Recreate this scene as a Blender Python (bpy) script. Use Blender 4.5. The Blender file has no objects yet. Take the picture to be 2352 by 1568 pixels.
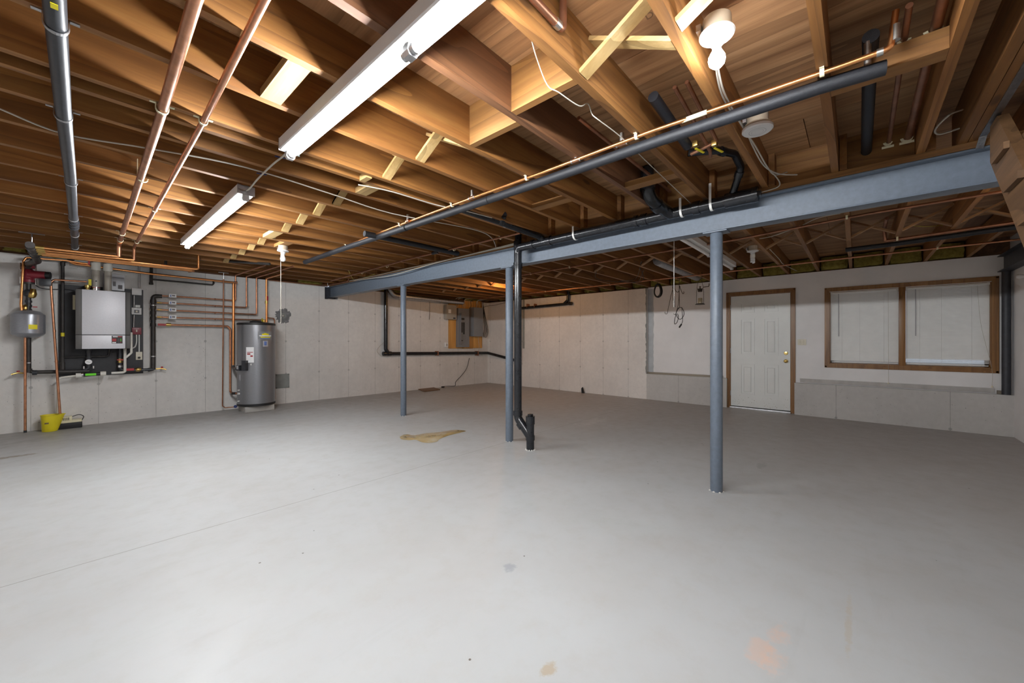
import bpy, bmesh, math, random
from mathutils import Vector, Matrix
from math import pi, sin, cos, radians
random.seed(7)
S = bpy.context.scene
C = bpy.context.collection

# ---------------------------------------------------------------- camera, world, exposure
YAW = radians(41.57)
cam_d = bpy.data.cameras.new('camera'); cam = bpy.data.objects.new('camera', cam_d); C.objects.link(cam)
cam_d.sensor_width = 36.0; cam_d.lens = 36.0*892.0/2352.0; cam_d.clip_start = 0.02
cam.location = (0, 0, 1.212); cam.rotation_euler = (pi/2, 0, YAW - pi/2)
S.camera = cam
S.view_settings.view_transform = 'Standard'; S.view_settings.look = 'None'
S.view_settings.gamma = 1.0; S.view_settings.use_curve_mapping = False
S.view_settings.exposure = 0.0
W = bpy.data.worlds.new('world'); S.world = W; W.use_nodes = True
W.node_tree.nodes['Background'].inputs[0].default_value = (0.75, 0.85, 1.0, 1)
W.node_tree.nodes['Background'].inputs[1].default_value = 0.6
S.cycles.max_bounces = 5; S.cycles.diffuse_bounces = 4; S.cycles.glossy_bounces = 3; S.cycles.transmission_bounces = 4
S.cycles.caustics_reflective = False; S.cycles.caustics_refractive = False
TUBE_E, BULB_E, WARM_E = 300.0, 280.0, 750.0

# ---------------------------------------------------------------- materials
M = {}
def nt(name):
    m = bpy.data.materials.new(name); m.use_nodes = True; M[name] = m
    t = m.node_tree; b = t.nodes['Principled BSDF']
    return m, t, b
def N(t, typ, **kw):
    n = t.nodes.new(typ)
    for k, v in kw.items():
        if k in ('operation', 'blend_type', 'data_type', 'noise_dimensions', 'feature', 'wave_type', 'bands_direction', 'interpolation_type'): setattr(n, k, v)
        else: n.inputs[int(k[1:]) if k[0] == 'i' and k[1:].isdigit() else k].default_value = v
    return n
def lk(t, a, b): t.links.new(a, b)
def ramp(t, fac, stops):
    r = t.nodes.new('ShaderNodeValToRGB'); e = r.color_ramp.elements
    while len(e) < len(stops): e.new(0.5)
    for q, (p, c) in zip(e, stops): q.position = p; q.color = (*c, 1) if len(c) == 3 else c
    lk(t, fac, r.inputs[0]); return r.outputs[0]
def mixc(t, fac, a, b, mode='MIX'):
    n = t.nodes.new('ShaderNodeMix'); n.data_type = 'RGBA'; n.blend_type = mode
    for s, v in ((0, fac), (6, a), (7, b)):
        if hasattr(v, 'is_output') : lk(t, v, n.inputs[s])
        elif isinstance(v, (int, float)): n.inputs[s].default_value = v
        else: n.inputs[s].default_value = (*v, 1)
    return n.outputs[2]
def mth(t, op, a, b=0.0, c=None):
    n = t.nodes.new('ShaderNodeMath'); n.operation = op
    for s, v in ((0, a), (1, b), (2, c)):
        if v is None: continue
        if hasattr(v, 'is_output'): lk(t, v, n.inputs[s])
        else: n.inputs[s].default_value = v
    return n.outputs[0]
def wpos(t, scale=(1, 1, 1), rnd=0.0):
    g = t.nodes.new('ShaderNodeNewGeometry'); m = t.nodes.new('ShaderNodeMapping')
    m.inputs['Scale'].default_value = scale; lk(t, g.outputs['Position'], m.inputs['Vector'])
    if rnd:
        o = t.nodes.new('ShaderNodeObjectInfo'); lk(t, mth(t, 'MULTIPLY', o.outputs['Random'], rnd), m.inputs['Location'])
    return m.outputs[0]
def noise(t, vec, scale, detail=4.0, rough=0.55, dist=0.0):
    n = t.nodes.new('ShaderNodeTexNoise'); lk(t, vec, n.inputs['Vector'])
    n.inputs['Scale'].default_value = scale; n.inputs['Detail'].default_value = detail
    n.inputs['Roughness'].default_value = rough; n.inputs['Distortion'].default_value = dist
    return n.outputs['Fac']
def bump(t, b, h, strength=0.2, dist=0.01):
    n = t.nodes.new('ShaderNodeBump'); n.inputs['Strength'].default_value = strength; n.inputs['Distance'].default_value = dist
    lk(t, h, n.inputs['Height']); lk(t, n.outputs[0], b.inputs['Normal'])

def simple(name, col, rough=0.5, metal=0.0, var=0.12, scale=9.0, bmp=0.0, coat=0.0, spec=None):
    m, t, b = nt(name)
    n = noise(t, wpos(t), scale, 5.0)
    lo = tuple(c*(1-var) for c in col); hi = tuple(min(1, c*(1+var)) for c in col)
    lk(t, ramp(t, n, [(0.3, lo), (0.7, hi)]), b.inputs['Base Color'])
    b.inputs['Roughness'].default_value = rough; b.inputs['Metallic'].default_value = metal
    if coat: b.inputs['Coat Weight'].default_value = coat
    if spec is not None: b.inputs['Specular IOR Level'].default_value = spec
    if bmp: bump(t, b, noise(t, wpos(t), scale*6, 3.0), bmp, 0.004)
    return m
def emis(name, col, e):
    m, t, b = nt(name); b.inputs['Base Color'].default_value = (*col, 1)
    b.inputs['Emission Color'].default_value = (*col, 1); b.inputs['Emission Strength'].default_value = e
    return m
def wood(name, dark, mid, light, axis='X', ring=14.0, rough=0.6, knots=True, rnd=7.0, vary=0.35):
    m, t, b = nt(name)
    st = {'X': (0.55, 9, 9), 'Y': (9, 0.55, 9), 'Z': (9, 9, 0.55)}[axis]
    v = wpos(t, st, rnd)
    n1 = noise(t, v, 1.0, 6.0, 0.6, 0.6)
    fine = noise(t, wpos(t, tuple(s*6 for s in st), rnd), 1.6, 3.0, 0.6)
    rings = mth(t, 'FRACT', mth(t, 'MULTIPLY', noise(t, wpos(t, tuple(s*0.30 for s in st), rnd), 1.0, 2.0, 0.45, 0.3), ring))
    rr = mth(t, 'POWER', rings, 3.0)
    base = ramp(t, n1, [(0.30, dark), (0.5, mid), (0.70, light)])
    c2 = mixc(t, mth(t, 'MULTIPLY', rr, 0.62), base, tuple(c*0.62 for c in dark))
    c3 = mixc(t, mth(t, 'MULTIPLY', mth(t, 'SUBTRACT', fine, 0.38), 0.95), c2, tuple(c*0.75 for c in dark))
    if knots:
        kst = {'X': (0.9, 3.2, 3.2), 'Y': (3.2, 0.9, 3.2), 'Z': (3.2, 3.2, 0.9)}[axis]
        vo = t.nodes.new('ShaderNodeTexVoronoi'); lk(t, wpos(t, kst, rnd), vo.inputs['Vector']); vo.inputs['Scale'].default_value = 1.3
        k = ramp(t, vo.outputs['Distance'], [(0.045, (1, 1, 1)), (0.085, (0, 0, 0))])
        c3 = mixc(t, mth(t, 'MULTIPLY', k, 0.75), c3, tuple(c*0.34 for c in dark))
    o = t.nodes.new('ShaderNodeObjectInfo')
    hsv = t.nodes.new('ShaderNodeHueSaturation'); lk(t, c3, hsv.inputs['Color'])
    lk(t, mth(t, 'ADD', mth(t, 'MULTIPLY', o.outputs['Random'], vary), 1.0 - vary/2), hsv.inputs['Value'])
    lk(t, hsv.outputs[0], b.inputs['Base Color'])
    b.inputs['Roughness'].default_value = rough
    bump(t, b, fine, 0.12, 0.003)
    return m

def concrete(name, axis, base, seam=0.61, off=0.0, pits=1.0, seamdark=0.8):
    m, t, b = nt(name)
    p = wpos(t)
    n = noise(t, p, 1.1, 8.0, 0.62); n2 = noise(t, p, 14.0, 6.0, 0.65); n3 = noise(t, wpos(t, (3, 3, 0.35)), 1.5, 4.0)
    col = ramp(t, n, [(0.25, tuple(c*0.86 for c in base)), (0.5, base), (0.8, tuple(min(1, c*1.10) for c in base))])
    col = mixc(t, mth(t, 'MULTIPLY', mth(t, 'SUBTRACT', n2, 0.35), 0.6), col, tuple(c*0.62 for c in base))
    col = mixc(t, mth(t, 'MULTIPLY', ramp(t, n3, [(0.55, (0, 0, 0)), (0.75, (1, 1, 1))]), 0.22), col, tuple(c*0.70 for c in base))
    vo = t.nodes.new('ShaderNodeTexVoronoi'); lk(t, p, vo.inputs['Vector']); vo.inputs['Scale'].default_value = 22.0
    pit = ramp(t, vo.outputs['Distance'], [(0.05, (1, 1, 1)), (0.12, (0, 0, 0))])
    pm = mth(t, 'MULTIPLY', pit, ramp(t, noise(t, p, 3.0, 3.0), [(0.44, (0, 0, 0)), (0.58, (1, 1, 1))]))
    col = mixc(t, mth(t, 'MULTIPLY', pm, min(1.0, 0.8*pits)), col, tuple(c*0.22 for c in base))
    g = t.nodes.new('ShaderNodeNewGeometry'); sx = t.nodes.new('ShaderNodeSeparateXYZ'); lk(t, g.outputs['Position'], sx.inputs[0])
    a = sx.outputs[0 if axis == 'X' else 1]
    fr = mth(t, 'FRACT', mth(t, 'ADD', mth(t, 'DIVIDE', a, seam), off))
    d = mth(t, 'MULTIPLY', mth(t, 'ABSOLUTE', mth(t, 'SUBTRACT', fr, 0.5)), seam)
    ln = mth(t, 'LESS_THAN', d, 0.0045)
    ln = mth(t, 'MULTIPLY', ln, mth(t, 'ADD', mth(t, 'MULTIPLY', noise(t, p, 5.0, 2.0), 0.9), 0.1))
    col = mixc(t, mth(t, 'MULTIPLY', ln, seamdark), col, tuple(c*0.38 for c in base))
    # form-tie pock marks where seams meet four fixed heights
    zt = mth(t, 'ABSOLUTE', mth(t, 'SUBTRACT', mth(t, 'FRACT', mth(t, 'DIVIDE', mth(t, 'ADD', sx.outputs[2], 0.31), 0.61)), 0.5))
    r2 = mth(t, 'SQRT', mth(t, 'ADD', mth(t, 'POWER', d, 2.0), mth(t, 'POWER', mth(t, 'MULTIPLY', zt, 0.61), 2.0)))
    tie = mth(t, 'LESS_THAN', mth(t, 'ADD', r2, mth(t, 'MULTIPLY', n2, 0.03)), 0.034)
    col = mixc(t, mth(t, 'MULTIPLY', tie, 0.55), col, tuple(c*0.40 for c in base))
    lk(t, col, b.inputs['Base Color']); b.inputs['Roughness'].default_value = 0.85
    hh = mth(t, 'SUBTRACT', mth(t, 'MULTIPLY', n2, 0.6), mth(t, 'ADD', pm, mth(t, 'ADD', ln, tie)))
    bump(t, b, hh, 0.35, 0.006)
    return m

def floor_mat():
    m, t, b = nt('painted_concrete_floor')
    p = wpos(t); base = (0.425, 0.43, 0.43)
    n4 = noise(t, p, 24.0, 4.0, 0.7); n = noise(t, p, 0.8, 8.0, 0.6); n2 = noise(t, p, 7.0, 7.0, 0.65); st = noise(t, wpos(t, (0.5, 3.5, 1)), 2.2, 6.0, 0.65)
    col = ramp(t, n, [(0.3, (0.40, 0.395, 0.385)), (0.5, base), (0.72, (0.445, 0.455, 0.458))])
    col = mixc(t, mth(t, 'MULTIPLY', ramp(t, n2, [(0.5, (0, 0, 0)), (0.75, (1, 1, 1))]), 0.18), col, (0.36, 0.315, 0.26))
    col = mixc(t, mth(t, 'MULTIPLY', ramp(t, st, [(0.58, (0, 0, 0)), (0.72, (1, 1, 1))]), 0.12), col, (0.30, 0.28, 0.26))
    g = t.nodes.new('ShaderNodeNewGeometry'); sx = t.nodes.new('ShaderNodeSeparateXYZ'); lk(t, g.outputs['Position'], sx.inputs[0])
    # darker, browner margin along the boiler wall; warmer grey towards the door wall
    mg = mth(t, 'ADD', sx.outputs[1], mth(t, 'MULTIPLY', n2, 0.9))
    col = mixc(t, mth(t, 'MULTIPLY', ramp(t, mth(t, 'SUBTRACT', mg, 7.4), [(0.0, (0, 0, 0)), (0.75, (1, 1, 1))]), 0.45), col, (0.27, 0.245, 0.22))
    mg2 = mth(t, 'MULTIPLY', mth(t, 'ADD', mth(t, 'SUBTRACT', sx.outputs[0], 3.8), mth(t, 'MULTIPLY', n2, 1.0)), 0.25)
    col = mixc(t, mth(t, 'MULTIPLY', ramp(t, mg2, [(0.0, (0, 0, 0)), (0.9, (1, 1, 1))]), 0.65), col, (0.40, 0.36, 0.33))
    # saw-cut control joints
    for ax, val in ((1, 3.17), (0, 7.55)):
        d = mth(t, 'ABSOLUTE', mth(t, 'SUBTRACT', sx.outputs[ax], mth(t, 'ADD', mth(t, 'MULTIPLY', n, 0.012), val)))
        col = mixc(t, mth(t, 'MULTIPLY', mth(t, 'LESS_THAN', d, 0.0035), 0.75), col, (0.22, 0.20, 0.18))
    # stains with a shape of their own: (x, y, rx, ry, colour, strength)
    for (x, y, rx, ry, c, s) in FLOOR_STAINS:
        dx = mth(t, 'DIVIDE', mth(t, 'SUBTRACT', sx.outputs[0], x), rx); dy = mth(t, 'DIVIDE', mth(t, 'SUBTRACT', sx.outputs[1], y), ry)
        r = mth(t, 'ADD', mth(t, 'ADD', mth(t, 'POWER', dx, 2.0), mth(t, 'POWER', dy, 2.0)), mth(t, 'ADD', mth(t, 'MULTIPLY', mth(t, 'SUBTRACT', n2, 0.5), 3.0), mth(t, 'MULTIPLY', mth(t, 'SUBTRACT', n4, 0.5), 3.0)))
        col = mixc(t, mth(t, 'MULTIPLY', ramp(t, r, [(0.2, (1, 1, 1)), (0.95, (0, 0, 0))]), s), col, c)
    vo = t.nodes.new('ShaderNodeTexVoronoi'); lk(t, p, vo.inputs['Vector']); vo.inputs['Scale'].default_value = 5.0
    sp = mth(t, 'MULTIPLY', mth(t, 'LESS_THAN', vo.outputs['Distance'], 0.030), mth(t, 'GREATER_THAN', noise(t, p, 1.7, 2.0), 0.52))
    col = mixc(t, mth(t, 'MULTIPLY', sp, 0.85), col, (0.09, 0.07, 0.05))
    lk(t, col, b.inputs['Base Color'])
    lk(t, ramp(t, n2, [(0.3, (0.34, 0.34, 0.34)), (0.7, (0.52, 0.52, 0.52))]), b.inputs['Roughness'])
    b.inputs['Specular IOR Level'].default_value = 0.18
    bump(t, b, n2, 0.05, 0.004)
    return m

FLOOR_STAINS = [((1.829, 0.291, -0.050), .10, .05, (0.60, 0.40, 0.30), .45), ((1.992, 0.246, -0.050), .10, .045, (0.60, 0.40, 0.30), .42),
    ((1.807, 0.237, -0.050), .09, .05, (0.60, 0.40, 0.30), .42), ((5.243, 3.017, -0.010), .42, .13, (0.52, 0.50, 0.48), .5),
    ((7.187, 1.415, -0.020), .55, .14, (0.47, 0.44, 0.41), .45), ((1.585, 1.425, -0.040), .05, .05, (0.25, 0.26, 0.28), .6),
    ((4.552, 0.705, -0.030), .14, .05, (0.28, 0.27, 0.26), .5), ((-0.446, 6.515, 0.000), .22, .05, (0.20, 0.15, 0.10), .75),
    ((2.307, 0.025, -0.050), .30, .015, (0.42, 0.36, 0.28), .5), ((1.190, 0.870, -0.040), .05, .03, (0.38, 0.30, 0.2), .7)]
FLOOR_STAINS = [(a[0], a[1], *r) for a, *r in FLOOR_STAINS]
floor_mat()
concrete('concrete_left', 'X', (0.74, 0.715, 0.69), 0.61, 0.12)
concrete('concrete_right', 'Y', (0.78, 0.74, 0.705), 0.61, 0.35)
concrete('concrete_knee', 'Y', (0.56, 0.54, 0.52), 1.22, 0.3, 1.6)
concrete('concrete_block', 'X', (0.42, 0.40, 0.375), 5.0, 0.4, 1.0)
simple('drywall', (0.84, 0.825, 0.825), 0.8, 0, 0.06, 2.0, 0.05)
simple('drywall_grey', (0.52, 0.53, 0.54), 0.85, 0, 0.1, 6.0)
wood('joist_wood', (0.175, 0.066, 0.015), (0.285, 0.122, 0.029), (0.36, 0.168, 0.046), 'X')
wood('joist_dark', (0.105, 0.042, 0.017), (0.165, 0.070, 0.028), (0.21, 0.095, 0.042), 'X')
wood('block_wood', (0.20, 0.085, 0.022), (0.30, 0.14, 0.038), (0.37, 0.185, 0.058), 'Y')
wood('pale_pine', (0.42, 0.26, 0.09), (0.56, 0.37, 0.15), (0.64, 0.46, 0.21), 'Y', 8.0, 0.6, True)
wood('brace_brown', (0.30, 0.15, 0.06), (0.40, 0.21, 0.09), (0.48, 0.27, 0.12), 'Y', 8.0)
wood('plywood', (0.27, 0.125, 0.05), (0.46, 0.25, 0.115), (0.56, 0.33, 0.165), 'Y', 10.0, 0.7)
wood('plank_pine', (0.55, 0.26, 0.06), (0.70, 0.37, 0.10), (0.80, 0.46, 0.16), 'Z', 8.0, 0.55)
wood('oak_trim', (0.22, 0.095, 0.025), (0.30, 0.14, 0.04), (0.36, 0.18, 0.06), 'Z', 12.0, 0.35, False, 0.0, 0.1)
wood('stair_wood', (0.09, 0.045, 0.018), (0.14, 0.072, 0.03), (0.19, 0.10, 0.045), 'X', 12.0)
wood('weathered_board', (0.20, 0.17, 0.13), (0.29, 0.25, 0.20), (0.36, 0.32, 0.27), 'Y', 9.0, 0.8, False)
wood('brown_board', (0.16, 0.08, 0.04), (0.22, 0.12, 0.06), (0.26, 0.15, 0.08), 'X', 9.0, 0.6, False)
simple('steel_blue', (0.125, 0.152, 0.192), 0.42, 0.0, 0.10, 30.0, 0.10)
simple('steel_dark', (0.035, 0.038, 0.048), 0.5, 0.0, 0.2, 20.0)
simple('copper', (0.56, 0.27, 0.155), 0.36, 1.0, 0.22, 16.0)
simple('copper_bright', (0.76, 0.34, 0.13), 0.32, 1.0, 0.15, 14.0)
simple('copper_dull', (0.36, 0.17, 0.10), 0.42, 0.85, 0.25, 12.0)
simple('solder', (0.60, 0.58, 0.54), 0.35, 1.0, 0.2, 40.0)
simple('brass', (0.58, 0.40, 0.13), 0.3, 1.0, 0.2, 40.0)
simple('brass_polished', (0.80, 0.60, 0.22), 0.15, 1.0, 0.1, 40.0)
simple('iron_black', (0.045, 0.04, 0.038), 0.45, 0.3, 0.3, 15.0)
simple('iron_grey', (0.030, 0.032, 0.038), 0.38, 0.1, 0.25, 18.0)
simple('abs_black', (0.014, 0.015, 0.018), 0.22, 0.0, 0.2, 20.0)
simple('foam_black', (0.013, 0.014, 0.018), 0.5, 0.0, 0.25, 60.0, 0.3)
simple('rubber_black', (0.012, 0.012, 0.013), 0.5)
simple('board_black', (0.012, 0.012, 0.016), 0.5, 0, 0.4, 6.0, 0.25)
simple('white_enamel', (0.78, 0.77, 0.76), 0.35, 0, 0.03)
simple('white_plastic', (0.74, 0.73, 0.70), 0.4, 0, 0.04)
simple('cream_plastic', (0.78, 0.72, 0.50), 0.45, 0, 0.06)
simple('ivory_plate', (0.74, 0.69, 0.56), 0.4, 0, 0.05)
simple('box_tan', (0.40, 0.33, 0.25), 0.5, 0, 0.08)
simple('porcelain', (0.62, 0.61, 0.60), 0.25, 0, 0.02)
simple('bulb_white', (0.86, 0.86, 0.88), 0.25, 0, 0.01)
simple('pvc_white', (0.74, 0.72, 0.66), 0.35, 0, 0.06)
simple('pvc_grey', (0.50, 0.46, 0.40), 0.4, 0, 0.08)
simple('galvanised', (0.52, 0.52, 0.53), 0.35, 1.0, 0.15, 30.0)
simple('chrome', (0.75, 0.75, 0.76), 0.15, 1.0, 0.05)
simple('foil', (0.34, 0.34, 0.35), 0.32, 1.0, 0.2, 25.0, 0.8)
simple('panel_grey', (0.24, 0.25, 0.265), 0.4, 0.1, 0.05)
simple('panel_tan', (0.36, 0.33, 0.28), 0.45, 0.0, 0.05)
simple('tank_grey', (0.30, 0.31, 0.34), 0.30, 0.35, 0.05, 60.0)
simple('heater_grey', (0.28, 0.285, 0.305), 0.34, 0.75, 0.06, 90.0)
simple('boiler_silver', (0.70, 0.70, 0.74), 0.45, 0.25, 0.04, 90.0)
simple('boiler_dark', (0.10, 0.095, 0.09), 0.5, 0.0, 0.06)
simple('red_enamel', (0.22, 0.018, 0.030), 0.4, 0.0, 0.15)
simple('red_bright', (0.42, 0.025, 0.03), 0.45)
simple('blue_plastic', (0.02, 0.04, 0.16), 0.4)
simple('yellow_plastic', (0.78, 0.66, 0.02), 0.4, 0, 0.05)
simple('yellow_label', (0.85, 0.72, 0.01), 0.5, 0, 0.03)
simple('yellow_wire', (0.62, 0.52, 0.10), 0.5)
simple('green_label', (0.16, 0.80, 0.02), 0.5, 0, 0.03)
simple('blue_label', (0.12, 0.19, 0.45), 0.5)
simple('paper_white', (0.88, 0.88, 0.89), 0.6, 0, 0.03)
simple('paper_grey', (0.40, 0.39, 0.42), 0.25, 0, 0.08, 8.0)
simple('ink_black', (0.02, 0.02, 0.02), 0.5)
simple('ink_grey', (0.22, 0.21, 0.22), 0.6)
simple('ink_brown', (0.22, 0.12, 0.06), 0.8)
simple('cable_white', (0.50, 0.46, 0.39), 0.5, 0, 0.06)
simple('door_paint', (0.80, 0.81, 0.79), 0.45, 0, 0.04, 3.0)
simple('dirt_brown', (0.20, 0.14, 0.06), 0.8)
simple('blind_vinyl', (0.84, 0.83, 0.80), 0.5, 0, 0.03)
simple('mortar_grey', (0.20, 0.20, 0.205), 0.9, 0, 0.35, 18.0, 0.6)
simple('patch_grey', (0.27, 0.28, 0.27), 0.85, 0, 0.12, 10.0, 0.2)
simple('wax', (0.40, 0.30, 0.12), 0.4, 0, 0.08)
simple('rusty_metal', (0.06, 0.045, 0.035), 0.6, 0.4, 0.3)
simple('spackle', (0.60, 0.58, 0.55), 0.8)
emis('tube_light', (0.95, 0.98, 1.0), TUBE_E)
emis('bulb_light', (0.88, 0.93, 1.0), BULB_E)
emis('warm_light', (1.0, 0.52, 0.18), WARM_E); emis('soft_bulb', (1.0, 0.80, 0.58), 170.0); simple('board_grey', (0.50, 0.48, 0.46), 0.8)
def insul():
    m, t, b = nt('fibreglass')
    n = noise(t, wpos(t), 18.0, 6.0, 0.7)
    lk(t, ramp(t, n, [(0.3, (0.17, 0.13, 0.02)), (0.6, (0.36, 0.29, 0.06)), (0.8, (0.46, 0.40, 0.13))]), b.inputs['Base Color'])
    b.inputs['Roughness'].default_value = 0.95; bump(t, b, n, 0.9, 0.02)
insul()
def glass(name, col, rough=0.03, thin=0.9):
    m, t, b = nt(name)
    b.inputs['Base Color'].default_value = (*col, 1); b.inputs['Roughness'].default_value = rough
    b.inputs['Alpha'].default_value = 1.0 - thin; b.inputs['IOR'].default_value = 1.45
glass('clear_glass', (0.93, 0.95, 0.95)); glass('clear_hose', (0.75, 0.76, 0.78), 0.2, 0.75)
def puddle_mat():
    m, t, b = nt('rusty_water')
    n = noise(t, wpos(t), 5.0, 5.0)
    lk(t, ramp(t, n, [(0.35, (0.30, 0.20, 0.07)), (0.55, (0.45, 0.34, 0.16)), (0.7, (0.52, 0.46, 0.33))]), b.inputs['Base Color'])
    b.inputs['Roughness'].default_value = 0.08; b.inputs['Coat Weight'].default_value = 0.5
puddle_mat()

# ---------------------------------------------------------------- mesh helpers
def fillet(path, R, k=5):
    P = [Vector(p) for p in path]
    if R <= 0 or len(P) < 3: return P
    out = [P[0]]
    for i in range(1, len(P)-1):
        a, b, c = P[i-1], P[i], P[i+1]
        u = (a-b); w = (c-b); lu, lw = u.length, w.length
        if lu < 1e-6 or lw < 1e-6: continue
        u /= lu; w /= lw
        ang = u.angle(w)
        if ang > pi - 0.05: out.append(b); continue
        d = min(R/math.tan(ang/2), lu*0.48, lw*0.48)
        p0, p1 = b + u*d, b + w*d
        for j in range(k+1):
            s = j/k; out.append(p0*(1-s)**2 + b*2*s*(1-s) + p1*s**2)
    out.append(P[-1]); return out
def spline(path, k=6):
    P = [Vector(p) for p in path]; out = []
    for i in range(len(P)-1):
        p0 = P[max(i-1, 0)]; p1 = P[i]; p2 = P[i+1]; p3 = P[min(i+2, len(P)-1)]
        for j in range(k):
            s = j/k
            out.append(0.5*((2*p1) + (p2-p0)*s + (2*p0-5*p1+4*p2-p3)*s*s + (3*p1-p0-3*p2+p3)*s**3))
    out.append(P[-1]); return out

class MB:
    def __init__(s): s.v = []; s.f = []
    def add(s, v, f):
        o = len(s.v); s.v += [tuple(p) for p in v]; s.f += [tuple(i+o for i in q) for q in f]; return s
    def box(s, x0, x1, y0, y1, z0, z1):
        x0, x1 = sorted((x0, x1)); y0, y1 = sorted((y0, y1)); z0, z1 = sorted((z0, z1))
        return s.add([(x0,y0,z0),(x1,y0,z0),(x1,y1,z0),(x0,y1,z0),(x0,y0,z1),(x1,y0,z1),(x1,y1,z1),(x0,y1,z1)],
            [(0,3,2,1),(4,5,6,7),(0,1,5,4),(1,2,6,5),(2,3,7,6),(3,0,4,7)])
    def bbox(s, x0, x1, y0, y1, z0, z1, b=0.006):            # bevelled box
        x0, x1 = sorted((x0, x1)); y0, y1 = sorted((y0, y1)); z0, z1 = sorted((z0, z1))
        b = min(b, (x1-x0)*.45, (y1-y0)*.45, (z1-z0)*.45)
        bm = bmesh.new(); bmesh.ops.create_cube(bm, size=1.0)
        for v in bm.verts: v.co = Vector(((x0+x1)/2+v.co.x*(x1-x0), (y0+y1)/2+v.co.y*(y1-y0), (z0+z1)/2+v.co.z*(z1-z0)))
        bmesh.ops.bevel(bm, geom=bm.edges[:], offset=b, segments=2, affect='EDGES', profile=0.6)
        bm.verts.index_update(); s.add([v.co[:] for v in bm.verts], [[v.index for v in f.verts] for f in bm.faces]); bm.free(); return s
    def bar(s, a, b, w, h, up=(0, 0, 1)):                     # rectangular bar from a to b
        a, b = Vector(a), Vector(b); d = (b-a).normalized(); u = Vector(up)
        sd = d.cross(u)
        if sd.length < 1e-4: sd = d.cross(Vector((1, 0, 0)))
        sd.normalize(); u = sd.cross(d).normalized()
        v = []
        for p in (a, b):
            for q, r in ((-1,-1),(1,-1),(1,1),(-1,1)): v.append(p + sd*(w/2*q) + u*(h/2*r))
        return s.add(v, [(0,1,2,3),(7,6,5,4),(0,4,5,1),(1,5,6,2),(2,6,7,3),(3,7,4,0)])
    def tube(s, path, r, n=10, R=0.0, caps=True, closed=False):
        P = fillet(path, R) if R else [Vector(p) for p in path]
        Q = [P[0]]
        for p in P[1:]:
            if (p-Q[-1]).length > 1e-5: Q.append(p)
        P = Q; m = len(P)
        if m < 2: return s
        T = []
        for i in range(m):
            if closed: t = (P[(i+1) % m]-P[i-1])
            else: t = (P[min(i+1, m-1)]-P[max(i-1, 0)])
            T.append(t.normalized())
        nrm = T[0].orthogonal().normalized(); vs = []; rs = r if isinstance(r, (list, tuple)) else None
        for i in range(m):
            nrm = (nrm - T[i]*nrm.dot(T[i]))
            nrm = nrm.normalized() if nrm.length > 1e-6 else T[i].orthogonal().normalized()
            bn = T[i].cross(nrm); rr = rs[i] if rs else r
            # mitre stretch at hard corners is ignored: bends are filleted
            for k in range(n):
                a = 2*pi*k/n; vs.append(P[i] + nrm*(rr*cos(a)) + bn*(rr*sin(a)))
        f = []
        for i in range(m if closed else m-1):
            j = (i+1) % m
            for k in range(n): f.append((i*n+k, i*n+(k+1) % n, j*n+(k+1) % n, j*n+k))
        if caps and not closed: f.append(tuple(range(n-1, -1, -1))); f.append(tuple((m-1)*n+k for k in range(n)))
        return s.add(vs, f)
    def cyl(s, a, b, r, n=16): return s.tube([a, b], r, n)
    def lathe(s, prof, c, axis=(0, 0, 1), n=20):              # prof: (radius, distance along axis)
        ax = Vector(axis).normalized(); u = ax.orthogonal().normalized(); w = ax.cross(u); c = Vector(c); vs = []
        for r, h in prof:
            r = max(r, 1e-5)
            for k in range(n):
                a = 2*pi*k/n; vs.append(c + ax*h + u*(r*cos(a)) + w*(r*sin(a)))
        m = len(prof); f = []
        for i in range(m-1):
            for k in range(n): f.append((i*n+k, i*n+(k+1) % n, (i+1)*n+(k+1) % n, (i+1)*n+k))
        f.append(tuple(range(n-1, -1, -1))); f.append(tuple((m-1)*n+k for k in range(n)))
        return s.add(vs, f)
    def prism(s, poly, ax, a0, a1):                           # 2-D polygon in the two axes other than ax, extruded along ax
        n = len(poly); v = []
        for a in (a0, a1):
            for p, q in poly: v.append({'x': (a, p, q), 'y': (p, a, q), 'z': (p, q, a)}[ax])
        f = [tuple(range(n)), tuple(range(2*n-1, n-1, -1))] + [(i, i+n, (i+1) % n+n, (i+1) % n) for i in range(n)]
        return s.add(v, f)
def mk_mesh(name, mb, mat, org=(0, 0, 0), ang=35):
    me = bpy.data.meshes.new(name); ox, oy, oz = org
    me.from_pydata([(x-ox, y-oy, z-oz) for x, y, z in mb.v], [], mb.f)
    bm = bmesh.new(); bm.from_mesh(me); bmesh.ops.recalc_face_normals(bm, faces=bm.faces[:]); bm.to_mesh(me); bm.free()
    me.materials.append(M[mat]); me.polygons.foreach_set('use_smooth', [True]*len(me.polygons)); me.set_sharp_from_angle(angle=radians(ang)); me.update()
    return me
ORG = {}
def obj(name, mb, mat, parent=None, label=None, ang=35):
    if parent is None:
        xs, ys, zs = zip(*mb.v); org = ((min(xs)+max(xs))/2, (min(ys)+max(ys))/2, min(zs))
        o = bpy.data.objects.new(name, mk_mesh(name, mb, mat, org, ang)); o.location = org; ORG[o.name] = org
    else:
        org = ORG[parent.name]
        o = bpy.data.objects.new(name, mk_mesh(name, mb, mat, org, ang)); o.parent = parent; ORG[o.name] = org
    C.objects.link(o)
    if label: o['label'] = label
    return o
def tag(o, label, cat, group=None):
    o['label'] = label; o['category'] = cat
    if group: o['group'] = group
    return o
def thing(name, label, cat, loc, group=None):
    o = bpy.data.objects.new(name, None); o.empty_display_size = 0.05; C.objects.link(o); o.location = loc; ORG[o.name] = tuple(loc)
    return tag(o, label, cat, group)
def struct(name, mb, mat, ang=35):
    o = obj(name, mb, mat, None, None, ang); o['kind'] = 'structure'; return o
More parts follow.
